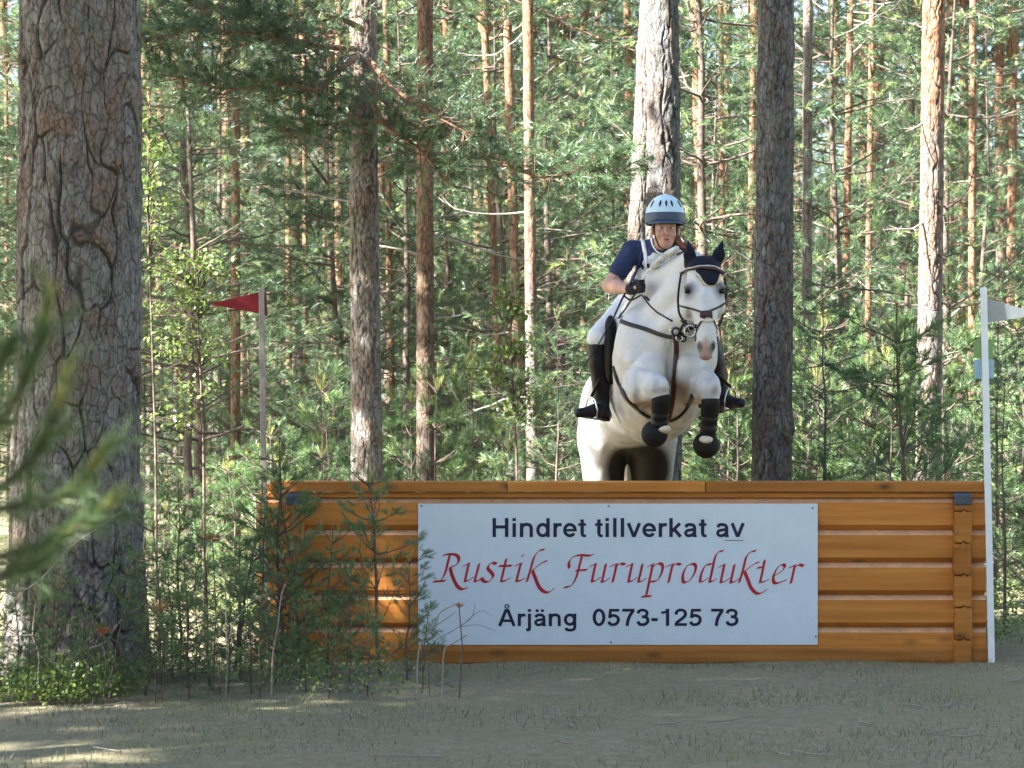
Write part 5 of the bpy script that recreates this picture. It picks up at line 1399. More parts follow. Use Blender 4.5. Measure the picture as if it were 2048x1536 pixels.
def skin_col(V):
    c = np.tile(np.array([0.50, 0.285, 0.215]), (len(V), 1)) * (0.94 + 0.12 * vnoise(V[:, 0] * 25, V[:, 1] * 25, V[:, 2] * 25, 4)[:, None])
    def paint(m, q):
        nonlocal c
        c = c * (1 - m) + np.array(q) * m
    for s_ in (-1, 1):
        paint(blob(V, hp(s_ * 0.042, -0.06, -0.022), (0.028, 0.04, 0.022), 0.9) * 0.5, (0.52, 0.22, 0.17))
        paint(blob(V, hp(s_ * 0.029, -0.07, 0.031), (0.020, 0.02, 0.0055), 0.5) * 0.7, (0.20, 0.10, 0.06))
        paint(blob(V, hp(s_ * 0.029, -0.07, 0.012), (0.016, 0.02, 0.0065), 0.4) * 0.8, (0.42, 0.36, 0.34))
        paint(blob(V, hp(s_ * 0.029, -0.07, 0.011), (0.0062, 0.02, 0.0062), 0.3), (0.05, 0.045, 0.05))
        paint(blob(V, hp(s_ * 0.029, -0.07, 0.0185), (0.017, 0.02, 0.003), 0.5) * 0.7, (0.10, 0.06, 0.05))
    paint(blob(V, hp(0.002, -0.07, -0.056), (0.023, 0.03, 0.0115), 0.35) * 0.85, (0.42, 0.11, 0.10))
    paint(blob(V, hp(0.002, -0.078, -0.0555), (0.017, 0.03, 0.003), 0.4), (0.10, 0.02, 0.02))
    paint(blob(V, hp(0.003, -0.095, -0.022), (0.016, 0.025, 0.014), 0.8) * 0.4, (0.55, 0.22, 0.16))
    return c
rb, RV, RQ = body_obj('body', B, 0.0052, m_skin, rider, 1, skin_col)

# helmet: pale shell, dark band and peak, three vents, harness
m_shell = flat_mat('pale_blue_helmet_shell', (0.50, 0.66, 0.76), 0.28, 14, 0.06, 0.0)
m_band = flat_mat('dark_blue_helmet_band', (0.045, 0.07, 0.12), 0.4, 30, 0.2, 0.1)
m_vent = flat_mat('vent_black', (0.008, 0.008, 0.010), 0.7, 30, 0.2, 0.0)
mid = hp(0, 0.035, 0.078)
def dome(name, rx, ry, rz, z_lo, mat, parent, th=0.0, z_hi=1.0, n=40, mlt=14):
    """Cap of an ellipsoid shell round the skull, between two fractions of its height."""
    m = MB(); rings = []
    t0, t1 = math.asin(z_lo), math.asin(min(z_hi, 0.9999))
    for off in (0, -th):
        for j in range(mlt + 1):
            t = t0 + (t1 - t0) * j / mlt; cr, sr = math.cos(t), math.sin(t)
            rings.append([Vector(mid) + Vector((math.cos(a) * (rx + off) * cr, math.sin(a) * (ry + off) * cr, sr * (rz + off))) for a in [2 * math.pi * k / n for k in range(n)]])
    vs = [v for r in rings for v in r]; h_ = mlt + 1; fs = []
    for b in (0, h_):
        for j in range(mlt):
            for k in range(n): fs.append(((b + j) * n + k, (b + j) * n + (k + 1) % n, (b + j + 1) * n + (k + 1) % n, (b + j + 1) * n + k))
    for k in range(n): fs.append((k, (k + 1) % n, h_ * n + (k + 1) % n, h_ * n + k))
    if z_hi < 1:
        for k in range(n): fs.append((mlt * n + k, mlt * n + (k + 1) % n, (h_ + mlt) * n + (k + 1) % n, (h_ + mlt) * n + k))
    m.add(vs, fs); return m.build(name, mat, parent, True)
helmet = dome('helmet', 0.136, 0.155, 0.162, 0.02, m_shell, rider, 0.012)
dome('helmet_band', 0.139, 0.158, 0.166, -0.20, m_band, helmet, 0.018, 0.20)
dome('helmet_rim', 0.135, 0.154, 0.170, -0.27, m_vent, helmet, 0.02, -0.20)
m = MB()
arc = [(-0.112, -0.070), (-0.085, -0.120), (-0.045, -0.152), (0, -0.162), (0.045, -0.152), (0.085, -0.120), (0.112, -0.070)]
out = [(x * 1.05, y - 0.030 * (1 - (x / 0.12) ** 2)) for x, y in arc]
up_ = [Vector(mid) + Vector((x * 1.03, y, -0.020)) for x, y in arc]; lo_ = [Vector(mid) + Vector((x * 1.03, y, -0.040)) for x, y in out]
vs = up_ + lo_ + [v - Vector((0, 0, 0.007)) for v in up_] + [v - Vector((0, 0, 0.007)) for v in lo_]
fs = []
for i in range(6):
    fs += [(i, i + 1, 8 + i, 7 + i), (14 + i, 21 + i, 22 + i, 15 + i), (7 + i, 8 + i, 22 + i, 21 + i), (i, 14 + i, 15 + i, i + 1)]
m.add(vs, fs); m.build('peak', m_band, helmet, True)
for a, ww in ((-0.36, 1), (0.0, 1.1), (0.34, 1), (-0.95, 0.9), (0.95, 0.9)):
    t = 0.60; rx, ry, rz = 0.1385, 0.1575, 0.1645
    c = Vector(mid) + Vector((math.sin(a) * rx * math.cos(t), -math.cos(a) * ry * math.cos(t), math.sin(t) * rz))
    nrm = Vector((math.sin(a) * math.cos(t) / rx, -math.cos(a) * math.cos(t) / ry, math.sin(t) / rz)).normalized()
    upv = (Vector((0, 0, 1)) - nrm * nrm.z).normalized(); sd = upv.cross(nrm)
    pr = [(0, 1), (0.7, 0.45), (0.8, 0), (0.55, -0.6), (0, -1), (-0.55, -0.6), (-0.8, 0), (-0.7, 0.45)]
    f0 = [c + nrm * 0.001 + sd * (x * 0.0085 * ww) + upv * (y * 0.028) for x, y in pr]; f1 = [p - nrm * 0.01 for p in f0]
    m = MB(); m.add(f0 + f1, [tuple(range(8)), tuple(range(15, 7, -1))] + [(i, 8 + i, 8 + (i + 1) % 8, (i + 1) % 8) for i in range(8)]); m.build('vent', m_vent, helmet)
rbv = BVHTree.FromPolygons([Vector(v) for v in RV], [tuple(int(i) for i in q) for q in RQ])
def on_skin(p, g=0.004):
    loc, nrm, i, d = rbv.find_nearest(Vector(p)); return loc + nrm * g
m = MB()
for s_ in (-1, 1):
    pts = [hp(s_ * 0.074, 0.0, 0.045), hp(s_ * 0.072, -0.012, 0.0), hp(s_ * 0.058, -0.022, -0.045), hp(s_ * 0.036, -0.026, -0.088), hp(s_ * 0.002, -0.030, -0.108)]
    m.tube([on_skin(p) for p in pts], 0.0055, 6)
m.build('chin_strap', m_black, helmet, True)
# auburn hair tied behind the neck
m = MB(); rg = np.random.default_rng(8)
for k in range(26):
    a = hp(0.045 + rg.normal(0, .012), 0.10 + rg.normal(0, .02), -0.04 + rg.normal(0, .015))
    m.tube([a, a + Vector((0.04 + rg.normal(0, .01), 0.02, -0.05)), a + Vector((0.095 + rg.normal(0, .015), 0.03, -0.085 + rg.normal(0, .012))), a + Vector((0.12 + rg.normal(0, .02), 0.03, -0.14 + rg.normal(0, .02)))], [0.010, 0.013, 0.011, 0.002], 5)
m.build('hair', flat_mat('auburn_hair', (0.20, 0.075, 0.035), 0.5, 90, 0.4, 0.3), rider, True)

# shirt with short sleeves, pale bib over it
def wrinkle(sc, amp):
    def f(V):
        n = vnoise(V[:, 0] * sc, V[:, 1] * sc, V[:, 2] * sc * 1.8, 6) - 0.5 + 0.5 * (vnoise(V[:, 0] * sc * 2.2, V[:, 1] * sc * 2.2, V[:, 2] * sc * 3, 7) - 0.5)
        c = V.mean(0); d = V - c; d /= np.linalg.norm(d, axis=1, keepdims=True) + 1e-9
        return V + d * (n * amp)[:, None]
    return f
m_shirt = flat_mat('navy_shirt', (0.018, 0.030, 0.085), 0.75, 90, 0.25, 0.25)
B = Body(); person_ops(B, 0.012, 'torso'); person_ops(B, 0.011, 'sleeve')
B.ell(P(1327, 484, 18.82), (0.075, 0.075, 0.06), 0.01, sub=True)
body_obj('shirt', B, 0.007, m_shirt, rider, 1, extra=wrinkle(14, 0.014))
def bib_col(V):
    c = np.tile(np.array([0.30, 0.33, 0.36]), (len(V), 1)); return c
m_bib = flat_mat('pale_grey_bib', (0.50, 0.53, 0.56), 0.7, 70, 0.15, 0.3)
B = Body(); B.cone(P(1322, 530, 18.985), P(1318, 556, 19.02), 0.150, 0.158, 0.03, (0, 1, 0), 0.9); B.cone(P(1318, 556, 19.02), P(1297, 588, 19.24), 0.158, 0.142, 0.03, (0, 1, 0), 0.9)
bib, _, _ = body_obj('bib', B, 0.007, m_bib, rider, 1, extra=wrinkle(16, 0.012))
sb_ = BVHTree.FromPolygons([v.co.copy() for v in bib.data.vertices], [tuple(p.vertices) for p in bib.data.polygons])
shirt_o = [o for o in rider.children if o.name.startswith('shirt')][0]
for poly in (bib, shirt_o): pass
def surf_cast(objs, px, py):
    best = None; o = Vector((0, 0, CH)); d = (P(px, py, 18) - o).normalized()
    for t in objs:
        r = t.ray_cast(o, d)
        if r[0] is not None and (best is None or r[3] < best[3]): best = r
    return best
sh_ = BVHTree.FromPolygons([v.co.copy() for v in shirt_o.data.vertices], [tuple(p.vertices) for p in shirt_o.data.polygons])
def cloth_strap(name, pts, width, mat, parent, proud=0.005):
    m = MB(); c = []
    for px, py in catmull(pts, 6):
        r = surf_cast([sb_, sh_], px, py)
        if r: c.append((r[0] + r[1] * proud, r[1]))
    vs, fs = [], []
    for i, (p, n_) in enumerate(c):
        t = (c[min(i + 1, len(c) - 1)][0] - c[max(i - 1, 0)][0]).normalized(); s_ = t.cross(n_).normalized() * width / 2; u = n_ * 0.002
        vs += [p - s_ - u, p + s_ - u, p + s_ + u, p - s_ + u]
    for i in range(len(c) - 1):
        for k in range(4): fs.append((i * 4 + k, i * 4 + (k + 1) % 4, (i + 1) * 4 + (k + 1) % 4, (i + 1) * 4 + k))
    fs += [(3, 2, 1, 0), tuple((len(c) - 1) * 4 + k for k in range(4))]
    m.add(vs, fs); return m.build(name, mat, parent, True)
m_wt = flat_mat('white_tape', (0.72, 0.76, 0.82), 0.6, 60, 0.06, 0.1)
cloth_strap('bib_strap', [(1284, 474), (1287, 490), (1291, 510), (1294, 535)], 0.026, m_wt, bib)
cloth_strap('collar_piping', [(1303, 478), (1307, 492), (1316, 504), (1328, 508)], 0.012, m_wt, shirt_o)
cloth_strap('collar_piping', [(1358, 478), (1357, 488), (1352, 498)], 0.012, m_wt, shirt_o)
cloth_strap('bib_edge', [(1284, 506), (1278, 530), (1270, 552), (1263, 572)], 0.020, m_shirt, bib, 0.008)
# number shapes on the bib, too blurred to read: dark marks
for pts, w in (([(1286, 530), (1287, 538)], 0.018), ([(1297, 527), (1298, 536)], 0.018), ([(1290, 556), (1291, 562)], 0.022)):
    cloth_strap('bib_mark', pts, w, m_navy_c, bib, 0.007)
# breeches
m_breech = flat_mat('white_breeches', (0.66, 0.67, 0.70), 0.7, 100, 0.07, 0.2)
B = Body(); person_ops(B, 0.012, 'seat')
body_obj('breeches', B, 0.008, m_breech, rider, 1, extra=wrinkle(12, 0.012))
cloth_strap('belt', [(1244, 598), (1256, 604)], 0.02, m_black, shirt_o)
# boots with heel, toe and sole, stirrups
for k_, a_, toe, heel, s_ in ((kn_l, an_l, P(1158, 826, 18.98), P(1212, 828, 19.16), -1), (kn_r, an_r, P(1482, 806, 18.98), P(1438, 812, 19.16), 1)):
    B = Body()
    tb = Vector(lerp(k_, a_, 0.10))
    B.cone(tb, lerp(k_, a_, 0.4), 0.079, 0.076, 0.03); B.cone(lerp(k_, a_, 0.4), a_, 0.076, 0.050, 0.03)
    mid_ = lerp(heel, toe, 0.45) + np.array([0, 0, 0.012])
    B.cone(a_, lerp(heel, toe, 0.12) + np.array([0, 0, 0.02]), 0.050, 0.046, 0.03)
    B.cone(lerp(heel, toe, 0.1), mid_, 0.050, 0.048, 0.03); B.cone(mid_, toe, 0.046, 0.034, 0.03)
    bt, _, _ = body_obj('boot', B, 0.0065, flat_mat('black_riding_boot', (0.009, 0.011, 0.017), 0.4, 40, 0.3, 0.15), rider, 1)
    m = MB(); hh = Vector(heel); m.box(hh + Vector((0, 0, -0.040)), (0.055, 0.06, 0.022), bev=0.006); m.build('heel', m_black, bt)
    f = (Vector(toe) - Vector(heel)).normalized(); ctr = Vector(lerp(heel, toe, 0.55)) + Vector((0, 0, -0.03)); sd = f.cross(Vector((0, 0, 1))).normalized()
    m = MB(); m.tube([ctr + sd * 0.055, ctr - sd * 0.055], 0.010, 8)
    m.tube([ctr + sd * 0.055, ctr + sd * 0.058 + Vector((0, 0, 0.06)), ctr + sd * 0.036 + Vector((0, 0, 0.125)), ctr + Vector((0, 0, 0.145)), ctr - sd * 0.036 + Vector((0, 0, 0.125)), ctr - sd * 0.058 + Vector((0, 0, 0.06)), ctr - sd * 0.055], 0.006, 8)
    st = m.build('stirrup', m_steel, sad, True)
    m = MB(); m.tube([ctr + Vector((0, 0, 0.145)), Vector(lerp(a_, k_, 0.45)) + Vector((0.02 * -s_, -0.05, 0)), P(1222 if s_ < 0 else 1398, 690, 19.05)], 0.011, 6); m.build('stirrup_leather', m_black, sad, True)
# gloved hands closed round the reins: palm, four fingers, thumb
m_glove = flat_mat('black_glove', (0.012, 0.014, 0.022), 0.7, 120, 0.3, 0.3)
for w, h_, s_ in ((wr_l, ha_l, 1), (wr_r, ha_r, -1)):
    B = Body(); f = (Vector(h_) - Vector(w)).normalized(); upv = Vector((0, 0, 1)); upv = (upv - f * upv.dot(f)).normalized(); sd = f.cross(upv)
    pal = Vector(h_) + f * 0.02
    B.cone(Vector(lerp(w, h_, 0.15)), Vector(w) + f * 0.04, 0.036, 0.036, 0.02)
    B.cone(Vector(w) + f * 0.03, pal, 0.036, 0.042, 0.02, sd, 0.7)
    for k, (zo, L) in enumerate(((0.033, 0.9), (0.012, 1.0), (-0.010, 0.95), (-0.031, 0.78))):
        a = pal + f * 0.012 + upv * zo; b = a + f * 0.030 * L + sd * 0.010; c = b + f * -0.002 + sd * 0.028 * L * s_ * 1.0; d = c - f * 0.026 * L + sd * 0.004 * s_
        B.cone(a, b, 0.0125, 0.0115, 0.006); B.cone(b, c, 0.0115, 0.0105, 0.004); B.cone(c, d, 0.0105, 0.009, 0.004)
    t0 = Vector(lerp(w, h_, 0.75)) + upv * 0.026 + sd * 0.012 * s_; t1 = t0 + f * 0.030 + upv * 0.016 + sd * 0.016 * s_; t2 = t1 + f * 0.028 - upv * 0.006 + sd * 0.004
    B.cone(t0, t1, 0.015, 0.0125, 0.01); B.cone(t1, t2, 0.0125, 0.0095, 0.005)
    body_obj('glove', B, 0.0042, m_glove, rider, 1)
# whip held in the near hand, pointing down and back
whip = MB(); whip.tube([P(1262, 566, 18.6), P(1243, 600, 18.7), P(1225, 640, 18.85)], [0.008, 0.007, 0.005], 6); whip.tube([P(1225, 640, 18.85), P(1190, 700, 18.93), P(1162, 742, 19.0), P(1160, 752, 19.0)], [0.005, 0.004, 0.003, 0.006], 6)
wo = whip.build('riding_whip', m_black); tag(wo, 'thin black riding whip in the gloved hand beside the boot', 'whip')
# loose rein loops from the hands to the breastplate and saddle
for pts in ([(1270, 588, 18.58), (1256, 610, 18.75), (1246, 624, 18.9), (1234, 640, 19.0)], [(1282, 590, 18.55), (1262, 600, 18.6), (1246, 590, 18.6)]):
    strap('rein', pts, 0.012, m_black, bridle)

# ------------------------------------------------------------------ boughs hanging from the sunlit grey pine, in shade
def bough_tree():
    root = [o for o in col.objects if o.name.startswith('pine_tree') and 'sunlit pale down its left side' in o.get('label', '')]
    if not root: return
    root = root[0]; inv = Vector(root.location)
    paths = [
        ([(712, 98), (640, 92), (570, 76), (490, 66), (380, 62), (285, 84)], 22.7, 21.6, 1.0),
        ([(712, 112), (668, 150), (632, 180), (560, 168), (450, 178), (345, 150)], 22.7, 21.7, 1.0),
        ([(728, 60), (660, 30), (560, 30), (470, 20), (380, 10)], 22.8, 22.2, 0.9),
        ([(738, 120), (790, 178), (860, 225), (945, 272)], 22.8, 21.8, 1.0),
        ([(740, 175), (830, 250), (930, 292), (1010, 330), (1085, 352), (1160, 345), (1235, 338)], 22.8, 22.0, 0.8),
        ([(724, 190), (700, 240), (650, 250), (590, 265)], 22.8, 22.2, 0.7),
        ([(745, 205), (770, 250), (840, 300), (890, 360)], 22.8, 22.3, 0.5),
    ]
    for bi, (pp, y0, y1, dens) in enumerate(paths):
        T = Tree(700 + bi); rng = T.rng
        q = np.array([np.array(P(px, py, y0 + (y1 - y0) * i / (len(pp) - 1)) - inv) for i, (px, py) in enumerate(pp)])
        pts = np.array(catmull(list(q), 5)); n = len(pts)
        T.tube(pts, np.linspace(0.028, 0.006, n), 6, 0.8)
        for i in range(4, n):
            t = i / n; d = pts[min(i + 1, n - 1)] - pts[i - 1]; d /= np.linalg.norm(d)
            for k in range(int(round((3.6 + 3.6 * t) * dens + rng.random()))):
                sd = d * rng.uniform(0.1, 0.9) + rng.normal(0, 0.7, 3) * [1, 1, 0.55] + [0, 0, 0.10]; sd /= np.linalg.norm(sd)
                L = rng.uniform(0.18, 0.48)
                e = pts[i] + sd * L + [0, 0, 0.04]
                T.tube([pts[i], pts[i] + sd * L * 0.5 - [0, 0, 0.015], e], [0.006, 0.004, 0.002], 3, 0.5)
                for f in (1.0, 0.8, 0.6, 0.42): T.tuft(pts[i] + (e - pts[i]) * f, sd + rng.normal(0, 0.3, 3), 0.09)
        b = link('bough', T.wood_mesh('bough'), M['bark']); b.parent = root
        nd = link('needles', T.needle_mesh('needles', 26, 0.072, 0.0055, (0.4, 1.0)), M['needles']); nd.parent = b
bough_tree()

# ------------------------------------------------------------------ leafy saplings
def leafy(name, label, Y, stem, clusters, n, size, seed):
    rng = np.random.default_rng(seed)
    foot = P(stem[-1][0], HY, Y); base = Vector((foot.x, Y, 0)); root = empty(name, base)
    T = Tree(seed); line = [np.array(P(x, y, Y) - base) for x, y in stem] + [np.array((0, 0, -0.05))]
    line = catmull(line, 5); T.tube(line, np.linspace(0.005, 0.014, len(line)), 6)
    lp, ld = [], []
    for (cx_, cy_, w, h) in clusters:
        c = np.array(P(cx_, cy_, Y) - base); k0 = min(range(len(line)), key=lambda i: np.linalg.norm(line[i] - c - [0, 0, -0.15]))
        hub = line[k0]; sx, sz = w / F_PX * Y / 2, h / F_PX * Y / 2
        for j in range(max(2, n // 12)):
            tip = c + rng.normal(0, 0.55, 3) * [sx, sx, sz]
            md = (hub + tip) / 2 + [0, 0, 0.05]
            T.tube([hub, md, tip], [0.004, 0.003, 0.0012], 3)
            for i in range(12):
                t = rng.uniform(0.35, 1.0); p = (md + (tip - md) * (t * 2 - 1)) if t > 0.5 else (hub + (md - hub) * t * 2)
                lp.append(p + rng.normal(0, 0.035, 3)); dd = rng.normal(0, 1, 3) + [0, 0, -0.5]; ld.append(dd)
    o = link('stem', T.wood_mesh('stem'), M['twig']); o.parent = root
    o = link('foliage', leaf_mesh('foliage', lp, ld, size, rng), M['leaves']); o.parent = root
    tag(root, label, 'leafy sapling')
if FULL:
    leafy('birch_sapling', 'slender leafy green sapling standing left of the rider behind the jump', 22.2, [(1025, 560), (1022, 700), (1030, 850), (1034, 960)],
          [(1015, 570, 60, 60), (1000, 620, 90, 60), (1045, 620, 50, 60), (960, 690, 110, 50), (1030, 690, 80, 60), (1060, 690, 60, 60), (930, 735, 90, 30), (985, 745, 80, 40), (1050, 770, 110, 60), (1010, 820, 90, 50), (1080, 820, 70, 60), (1060, 740, 70, 40)], 100, 0.044, 31)
    leafy('birch_sapling', 'leafy sapling with bright yellow green leaves between the old pine and the red pennant', 19.5, [(398, 500), (396, 640), (404, 800), (408, 950)],
          [(300, 540, 70, 70), (330, 530, 60, 50), (400, 520, 90, 50), (430, 545, 80, 60), (370, 570, 100, 60), (320, 600, 90, 60), (420, 600, 90, 50), (360, 650, 110, 60), (330, 700, 80, 60), (420, 700, 80, 60), (390, 770, 120, 60), (340, 830, 100, 60)], 110, 0.040, 32)
    leafy('birch_sapling', 'tall leafy shoot with fresh green leaves close along the right edge of the old pine', 20.5, [(300, 210), (296, 400), (305, 700), (312, 950)],
          [(288, 235, 40, 50), (300, 290, 60, 60), (310, 350, 70, 50), (295, 400, 50, 50), (340, 300, 50, 40), (300, 460, 60, 50), (350, 400, 60, 40)], 48, 0.05, 33)

# ------------------------------------------------------------------ low shrubs: nobody could count the plants
def undergrowth():
    rng = np.random.default_rng(41)
    n = 9000
    y = 18.9 + 24 * rng.random(n) ** 1.3; x = rng.uniform(-1, 1, n) * (y * 0.19 + 0.5)
    keep = (vnoise(x * 0.7, y * 0.7, 0 * x, 51) > 0.36 + 0.3 * (x < -1.5)) & ~((x > -1.9) & (x < 3.25) & (y < 19.4))
    x, y = x[keep], y[keep]; m = len(x)
    h = rng.uniform(0.10, 0.34, m)
    lp, ld = [], []
    k = 11
    X, Y_, Hh = np.repeat(x, k), np.repeat(y, k), np.repeat(h, k)
    lp = np.stack([X + rng.normal(0, 0.07, m * k), Y_ + rng.normal(0, 0.07, m * k), Hh * rng.uniform(0.15, 1, m * k) + 0.02], 1)
    ld = rng.normal(0, 1, (m * k, 3)) + [0, 0, 0.5]
    o = link('undergrowth', leaf_mesh('undergrowth', lp, ld, 0.03, rng), M['leaves'])
    tag(o, 'low green berry shrubs covering the ground under the pines', kind='stuff')
if FULL: undergrowth()

# ------------------------------------------------------------------ small pines in front of the jump on the left
def near_plants():
    spots = [
        (757, 915, 16.9, 0, 'tallest thin sapling in front of the jump, its yellow tip above the top rail'),
        (601, 925, 17.2, 3, 'bare stemmed sapling left of the metal capped corner, tuft level with the cap'),
        (563, 862, 17.3, 2, 'wispy sapling rising above the left end of the top rail'),
        (552, 1085, 16.3, 1, 'bushy little pine before the left corner of the jump'),
        (455, 1120, 15.9, 4, 'small pine with tufts at mid height beside the red flag pole foot'),
        (418, 1035, 16.2, 0, 'sapling with a browned tip right of the old pine'),
        (360, 955, 17.2, 2, 'dark green sapling close to the right side of the old pine'),
        (322, 1020, 16.1, 1, 'little pine touching the lower right edge of the old pine'),
        (475, 955, 17.5, 3, 'sapling directly left of the red flag pole'),
        (522, 1010, 17.3, 4, 'sapling growing over the foot of the red flag pole'),
        (655, 1050, 16.9, 1, 'sapling between the capped corner and the tall thin one'),
        (700, 1125, 16.3, 0, 'low pine before the boards left of the sign'),
        (612, 1180, 15.9, 2, 'low bushy pine in front of the lowest boards at the left'),
        (815, 1095, 16.6, 4, 'sapling leaning over the left edge of the sign'),
        (846, 1205, 15.9, 3, 'short sapling at the lower left corner of the sign'),
        (292, 1085, 15.7, 0, 'short sapling before the root flare of the old pine, right side'),
        (222, 1120, 15.6, 3, 'short sapling in front of the middle of the old pine\'s foot'),
        (118, 1150, 15.6, 2, 'short sapling before the left half of the old pine\'s foot'),
        (36, 1165, 15.5, 1, 'short sapling at the left picture edge before the old pine'),
        (378, 1155, 15.6, 4, 'knee high pine in the gap between the old pine and the jump'),
        (520, 1190, 15.6, 1, 'knee high pine before the left end of the jump'),
        (180, 1200, 15.3, 0, 'lowest sapling of those before the old pine'),
        (735, 1205, 15.7, 2, 'low pine under the tall thin sapling'),
        (660, 1225, 15.5, 3, 'lowest pine in front of the left boards'),
        (440, 1215, 15.4, 1, 'lowest pine in front of the gap beside the old pine'),
        (310, 1205, 15.4, 2, 'low pine right of the old pine\'s foot'),
        (70, 1225, 15.2, 4, 'lowest sapling near the bottom left corner'),
        (575, 1120, 17.0, 0, 'sapling pressed against the left end boards'),
        (480, 1090, 16.8, 2, 'sapling just right of the browned one'),
        (345, 1100, 16.6, 3, 'slim sapling between two darker ones right of the old pine'),
    ]
    for px, py, Y, i, lab in spots:
        p = P(px, py, Y); plant('near', i, 'pine_sapling', (p.x, Y, 0), p.z / 1.5, px * 0.37, zs=1.0, label=lab, cat='pine sapling', group='small pines in front of the jump')
    rg = np.random.default_rng(77)
    for k in range(8):
        px, py, Y = rg.uniform(290, 560) if k < 5 else rg.uniform(0, 300), rg.uniform(1040, 1230), rg.uniform(15.4, 17.2)
        p = P(px, py, Y); plant('near', k % 5, 'pine_sapling', (p.x, Y, 0), p.z / 1.5, rg.uniform(0, 6.28), label='little pine crowded among other saplings ' + ('before the boards left of the sign' if px > 560 else 'between the old pine and the jump' if px > 300 else 'before the old pine'), cat='pine sapling', group='small pines in front of the jump')
    # pale bare branches
    twigs = [
        ('forked pale bare branch before the lower left corner of the sign', 15.6, [[(838, 1300), (868, 1250), (882, 1224), (918, 1206)], [(866, 1254), (892, 1238), (912, 1222)]], 0.006),
        ('short pale bare stick right of the forked branch before the sign', 15.6, [[(888, 1305), (905, 1288), (934, 1270)]], 0.006),
        ('thin dark wiry twig across the lower left part of the sign', 15.8, [[(862, 1296), (905, 1262), (942, 1236), (950, 1206)], [(918, 1254), (955, 1250), (992, 1262)], [(930, 1246), (960, 1222), (985, 1232)]], 0.0028),
        ('upright pale stem with a curved side branch left of the jump', 15.6, [[(455, 1310), (452, 1230), (450, 1142)], [(456, 1285), (470, 1245), (500, 1206), (536, 1188)]], 0.0065),
        ('pale elbow shaped branch at the lower left picture edge', 15.4, [[(78, 1312), (66, 1270), (71, 1205)], [(66, 1270), (30, 1272), (-20, 1278)]], 0.007),
        ('pale slanting stick before the foot of the old pine', 15.4, [[(150, 1315), (205, 1288), (226, 1262), (243, 1238)]], 0.006),
        ('long arching pale branch in front of the trunk of the old pine', 15.5, [[(-20, 1205), (50, 1180), (90, 1150), (140, 1095), (190, 1060), (242, 1024)]], 0.007),
        ('pale stem under the round tuft before the left boards', 15.6, [[(546, 1310), (556, 1250), (562, 1195), (572, 1165)]], 0.006),
    ]
    for lab, Y, lines, r in twigs:
        T = Tree(hash(lab) % 1000 if False else len(lab) * 7)
        b = P(*lines[0][0], Y); foot = Vector((b.x, Y, 0))
        root = empty('bare_branch', foot)
        for li, ln in enumerate(lines):
            pts = [np.array(P(x, y, Y - 0.02 * k) - foot) for k, (x, y) in enumerate(ln)]
            if li == 0: pts = [np.array((pts[0][0] - 0.01, 0.0, -0.05))] + pts
            pts = catmull(pts, 5); T.tube(pts, np.linspace(r, r * 0.45, len(pts)) * (1 if li == 0 else 0.7), 6)
        o = link('stem', T.wood_mesh('stem'), M['pale_twig'] if r > 0.004 else M['twig']); o.parent = root
        tag(root, lab, 'bare branch')
    # dead orange tufts
    for px, py, Y in ((323, 1215, 15.4), (205, 1262, 15.3), (918, 1205, 15.58), (425, 1075, 16.0)):
        T = Tree(px); p = P(px, py, Y); T.tube([np.array((0, 0, -p.z - 0.03)), np.array((0.02, 0, -p.z * 0.5)), np.array((0, 0, -0.02))], [0.005, 0.004, 0.003], 5)
        sc_ = 0.5 if px == 918 else 1.0
        for k in range(4): T.tuft(np.array((0, 0, -0.03)), np.array((math.cos(k * 1.6) * 0.7, math.sin(k * 1.6) * 0.7, 0.8)), 0.05 * sc_)
        root = empty('dead_shoot', p); o = link('stem', T.wood_mesh('stem'), M['twig']); o.parent = root
        o = link('needles', T.needle_mesh('needles', 14, 0.06 * sc_, 0.004), M['dead_needles']); o.parent = root
        tag(root, {323: 'browned dead pine shoot right of the old pine\'s foot', 205: 'browned dead pine shoot before the foot of the old pine', 918: 'tiny reddish dead tuft on the bare branch before the sign', 425: 'orange brown shoot among the saplings left of the jump'}[px], 'dead shoot')

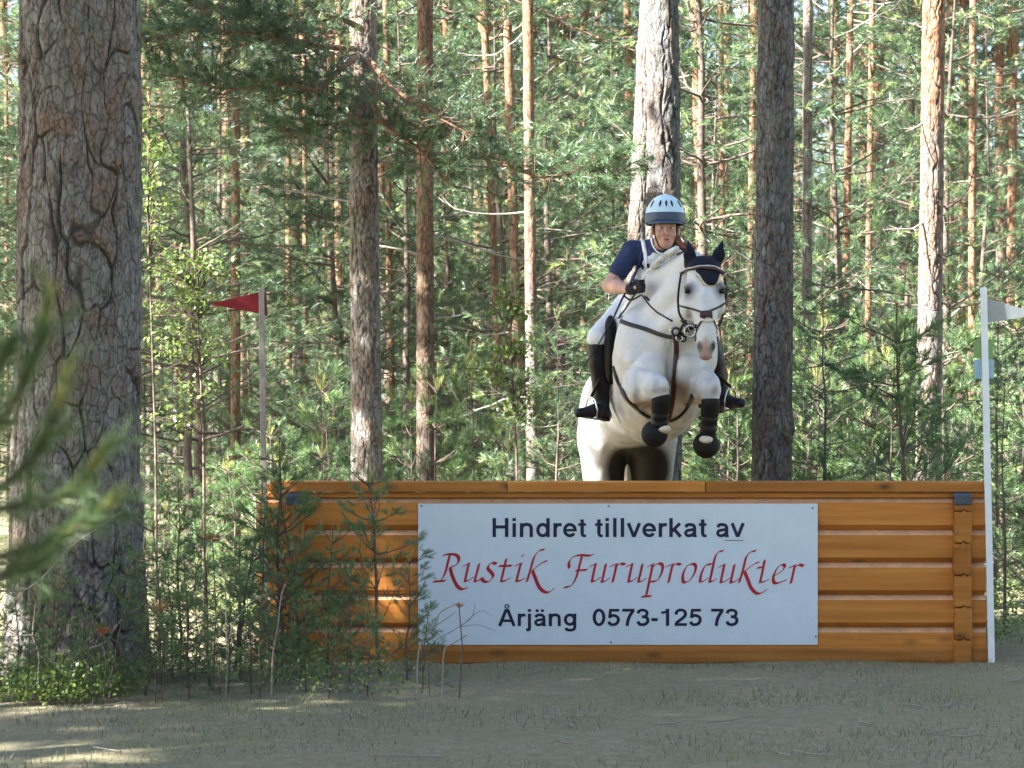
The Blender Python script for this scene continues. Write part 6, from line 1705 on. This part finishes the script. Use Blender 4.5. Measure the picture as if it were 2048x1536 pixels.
def close_branch():
    """Young pine right beside the camera; its branches reach into the left of the view, far out of focus."""
    T = Tree(991); rng = T.rng; Yc = 4.6
    foot = Vector((P(-230, 856, Yc).x, Yc, 0)); root = empty('young_pine', foot)
    L = lambda px, py, dy=0: np.array(P(px, py, Yc + dy) - foot)
    T.tube([np.array((0, 0, -0.05)), np.array((0.01, 0, 0.8)), np.array((0, 0, 1.9))], [0.016, 0.012, 0.006], 7)
    for pts in ([(-230, 1060), (-80, 1030), (40, 1010), (140, 985), (205, 905)], [(-230, 1140), (-60, 1120), (70, 1095), (160, 1050), (222, 1000)], [(-230, 960), (-90, 900), (10, 830), (70, 710), (95, 605)], [(-230, 900), (-120, 860), (-20, 760), (20, 690)], [(-80, 1030), (20, 960), (90, 880), (128, 770)], [(-230, 1180), (-90, 1170), (10, 1150), (80, 1120)]):
        q = catmull([L(x, y, -0.02 * i) for i, (x, y) in enumerate(pts)], 6); n = len(q)
        T.tube(q, np.linspace(0.006, 0.003, n), 5)
        for i in range(n // 4, n):
            d = q[min(i + 1, n - 1)] - q[i - 1]
            T.tuft(q[i] - d * 0.3, d / np.linalg.norm(d), 0.02, 0.8 if i > n - 5 and pts[-1][0] > 80 else 0.15)
            if i % 3 == 0: T.tuft(q[i], d / np.linalg.norm(d) + rng.normal(0, 0.6, 3), 0.05)
    o = link('stem', T.wood_mesh('stem'), M['twig']); o.parent = root
    o = link('needles', T.needle_mesh('needles', 34, 0.062, 0.0020, (0.35, 0.85)), M['needles_near']); o.parent = root
    tag(root, 'blurred young pine branches close to the camera before the massive old pine', 'young pine')
if FULL:
    near_plants(); close_branch()

def front_shrubs():
    """Low berry shrubs and fallen twigs round the feet of the small pines."""
    rng = np.random.default_rng(43)
    n = 1500
    y = rng.uniform(15.1, 17.7, n); px = np.abs(rng.normal(0, 1, n)) * 330 - 20; px = np.where(px > 850, rng.uniform(0, 700, n), px); x = (px - CX) / F_PX * y
    keep = vnoise(x * 1.6, y * 1.6, 0 * x, 52) > 0.40; x, y = x[keep], y[keep]; m = len(x); k = 14
    h = rng.uniform(0.06, 0.24, m); X, Y_, Hh = np.repeat(x, k), np.repeat(y, k), np.repeat(h, k)
    lp = np.stack([X + rng.normal(0, 0.06, m * k), Y_ + rng.normal(0, 0.06, m * k), Hh * rng.uniform(0.1, 1, m * k)], 1)
    ld = rng.normal(0, 1, (m * k, 3)) + [0, 0, 0.6]
    tag(link('berry_shrubs', leaf_mesh('berry_shrubs', lp, ld, 0.026, rng), M['leaves']), 'low berry shrubs round the feet of the small pines', kind='stuff')
    T = Tree(95)
    for i in range(40):
        a = rng.uniform(0, 3.14); L = rng.uniform(0.1, 0.45); p = np.array((rng.uniform(-4, 4), rng.uniform(12.4, 17.4), 0.004)); d = np.array((math.cos(a), math.sin(a), 0))
        s = np.array((-d[1], d[0], 0)); q = [p, p + d * L * 0.4 + s * rng.normal(0, 0.02), p + d * L * 0.75 + s * rng.normal(0, 0.03) + [0, 0, 0.01], p + d * L + s * rng.normal(0, 0.05)]
        T.tube(q, [0.004, 0.0036, 0.003, 0.0015], 4)
    tag(link('fallen_twigs', T.wood_mesh('fallen_twigs'), M['pale_twig']), 'small fallen twigs scattered on the ground before the jump', kind='stuff')
if FULL: front_shrubs()
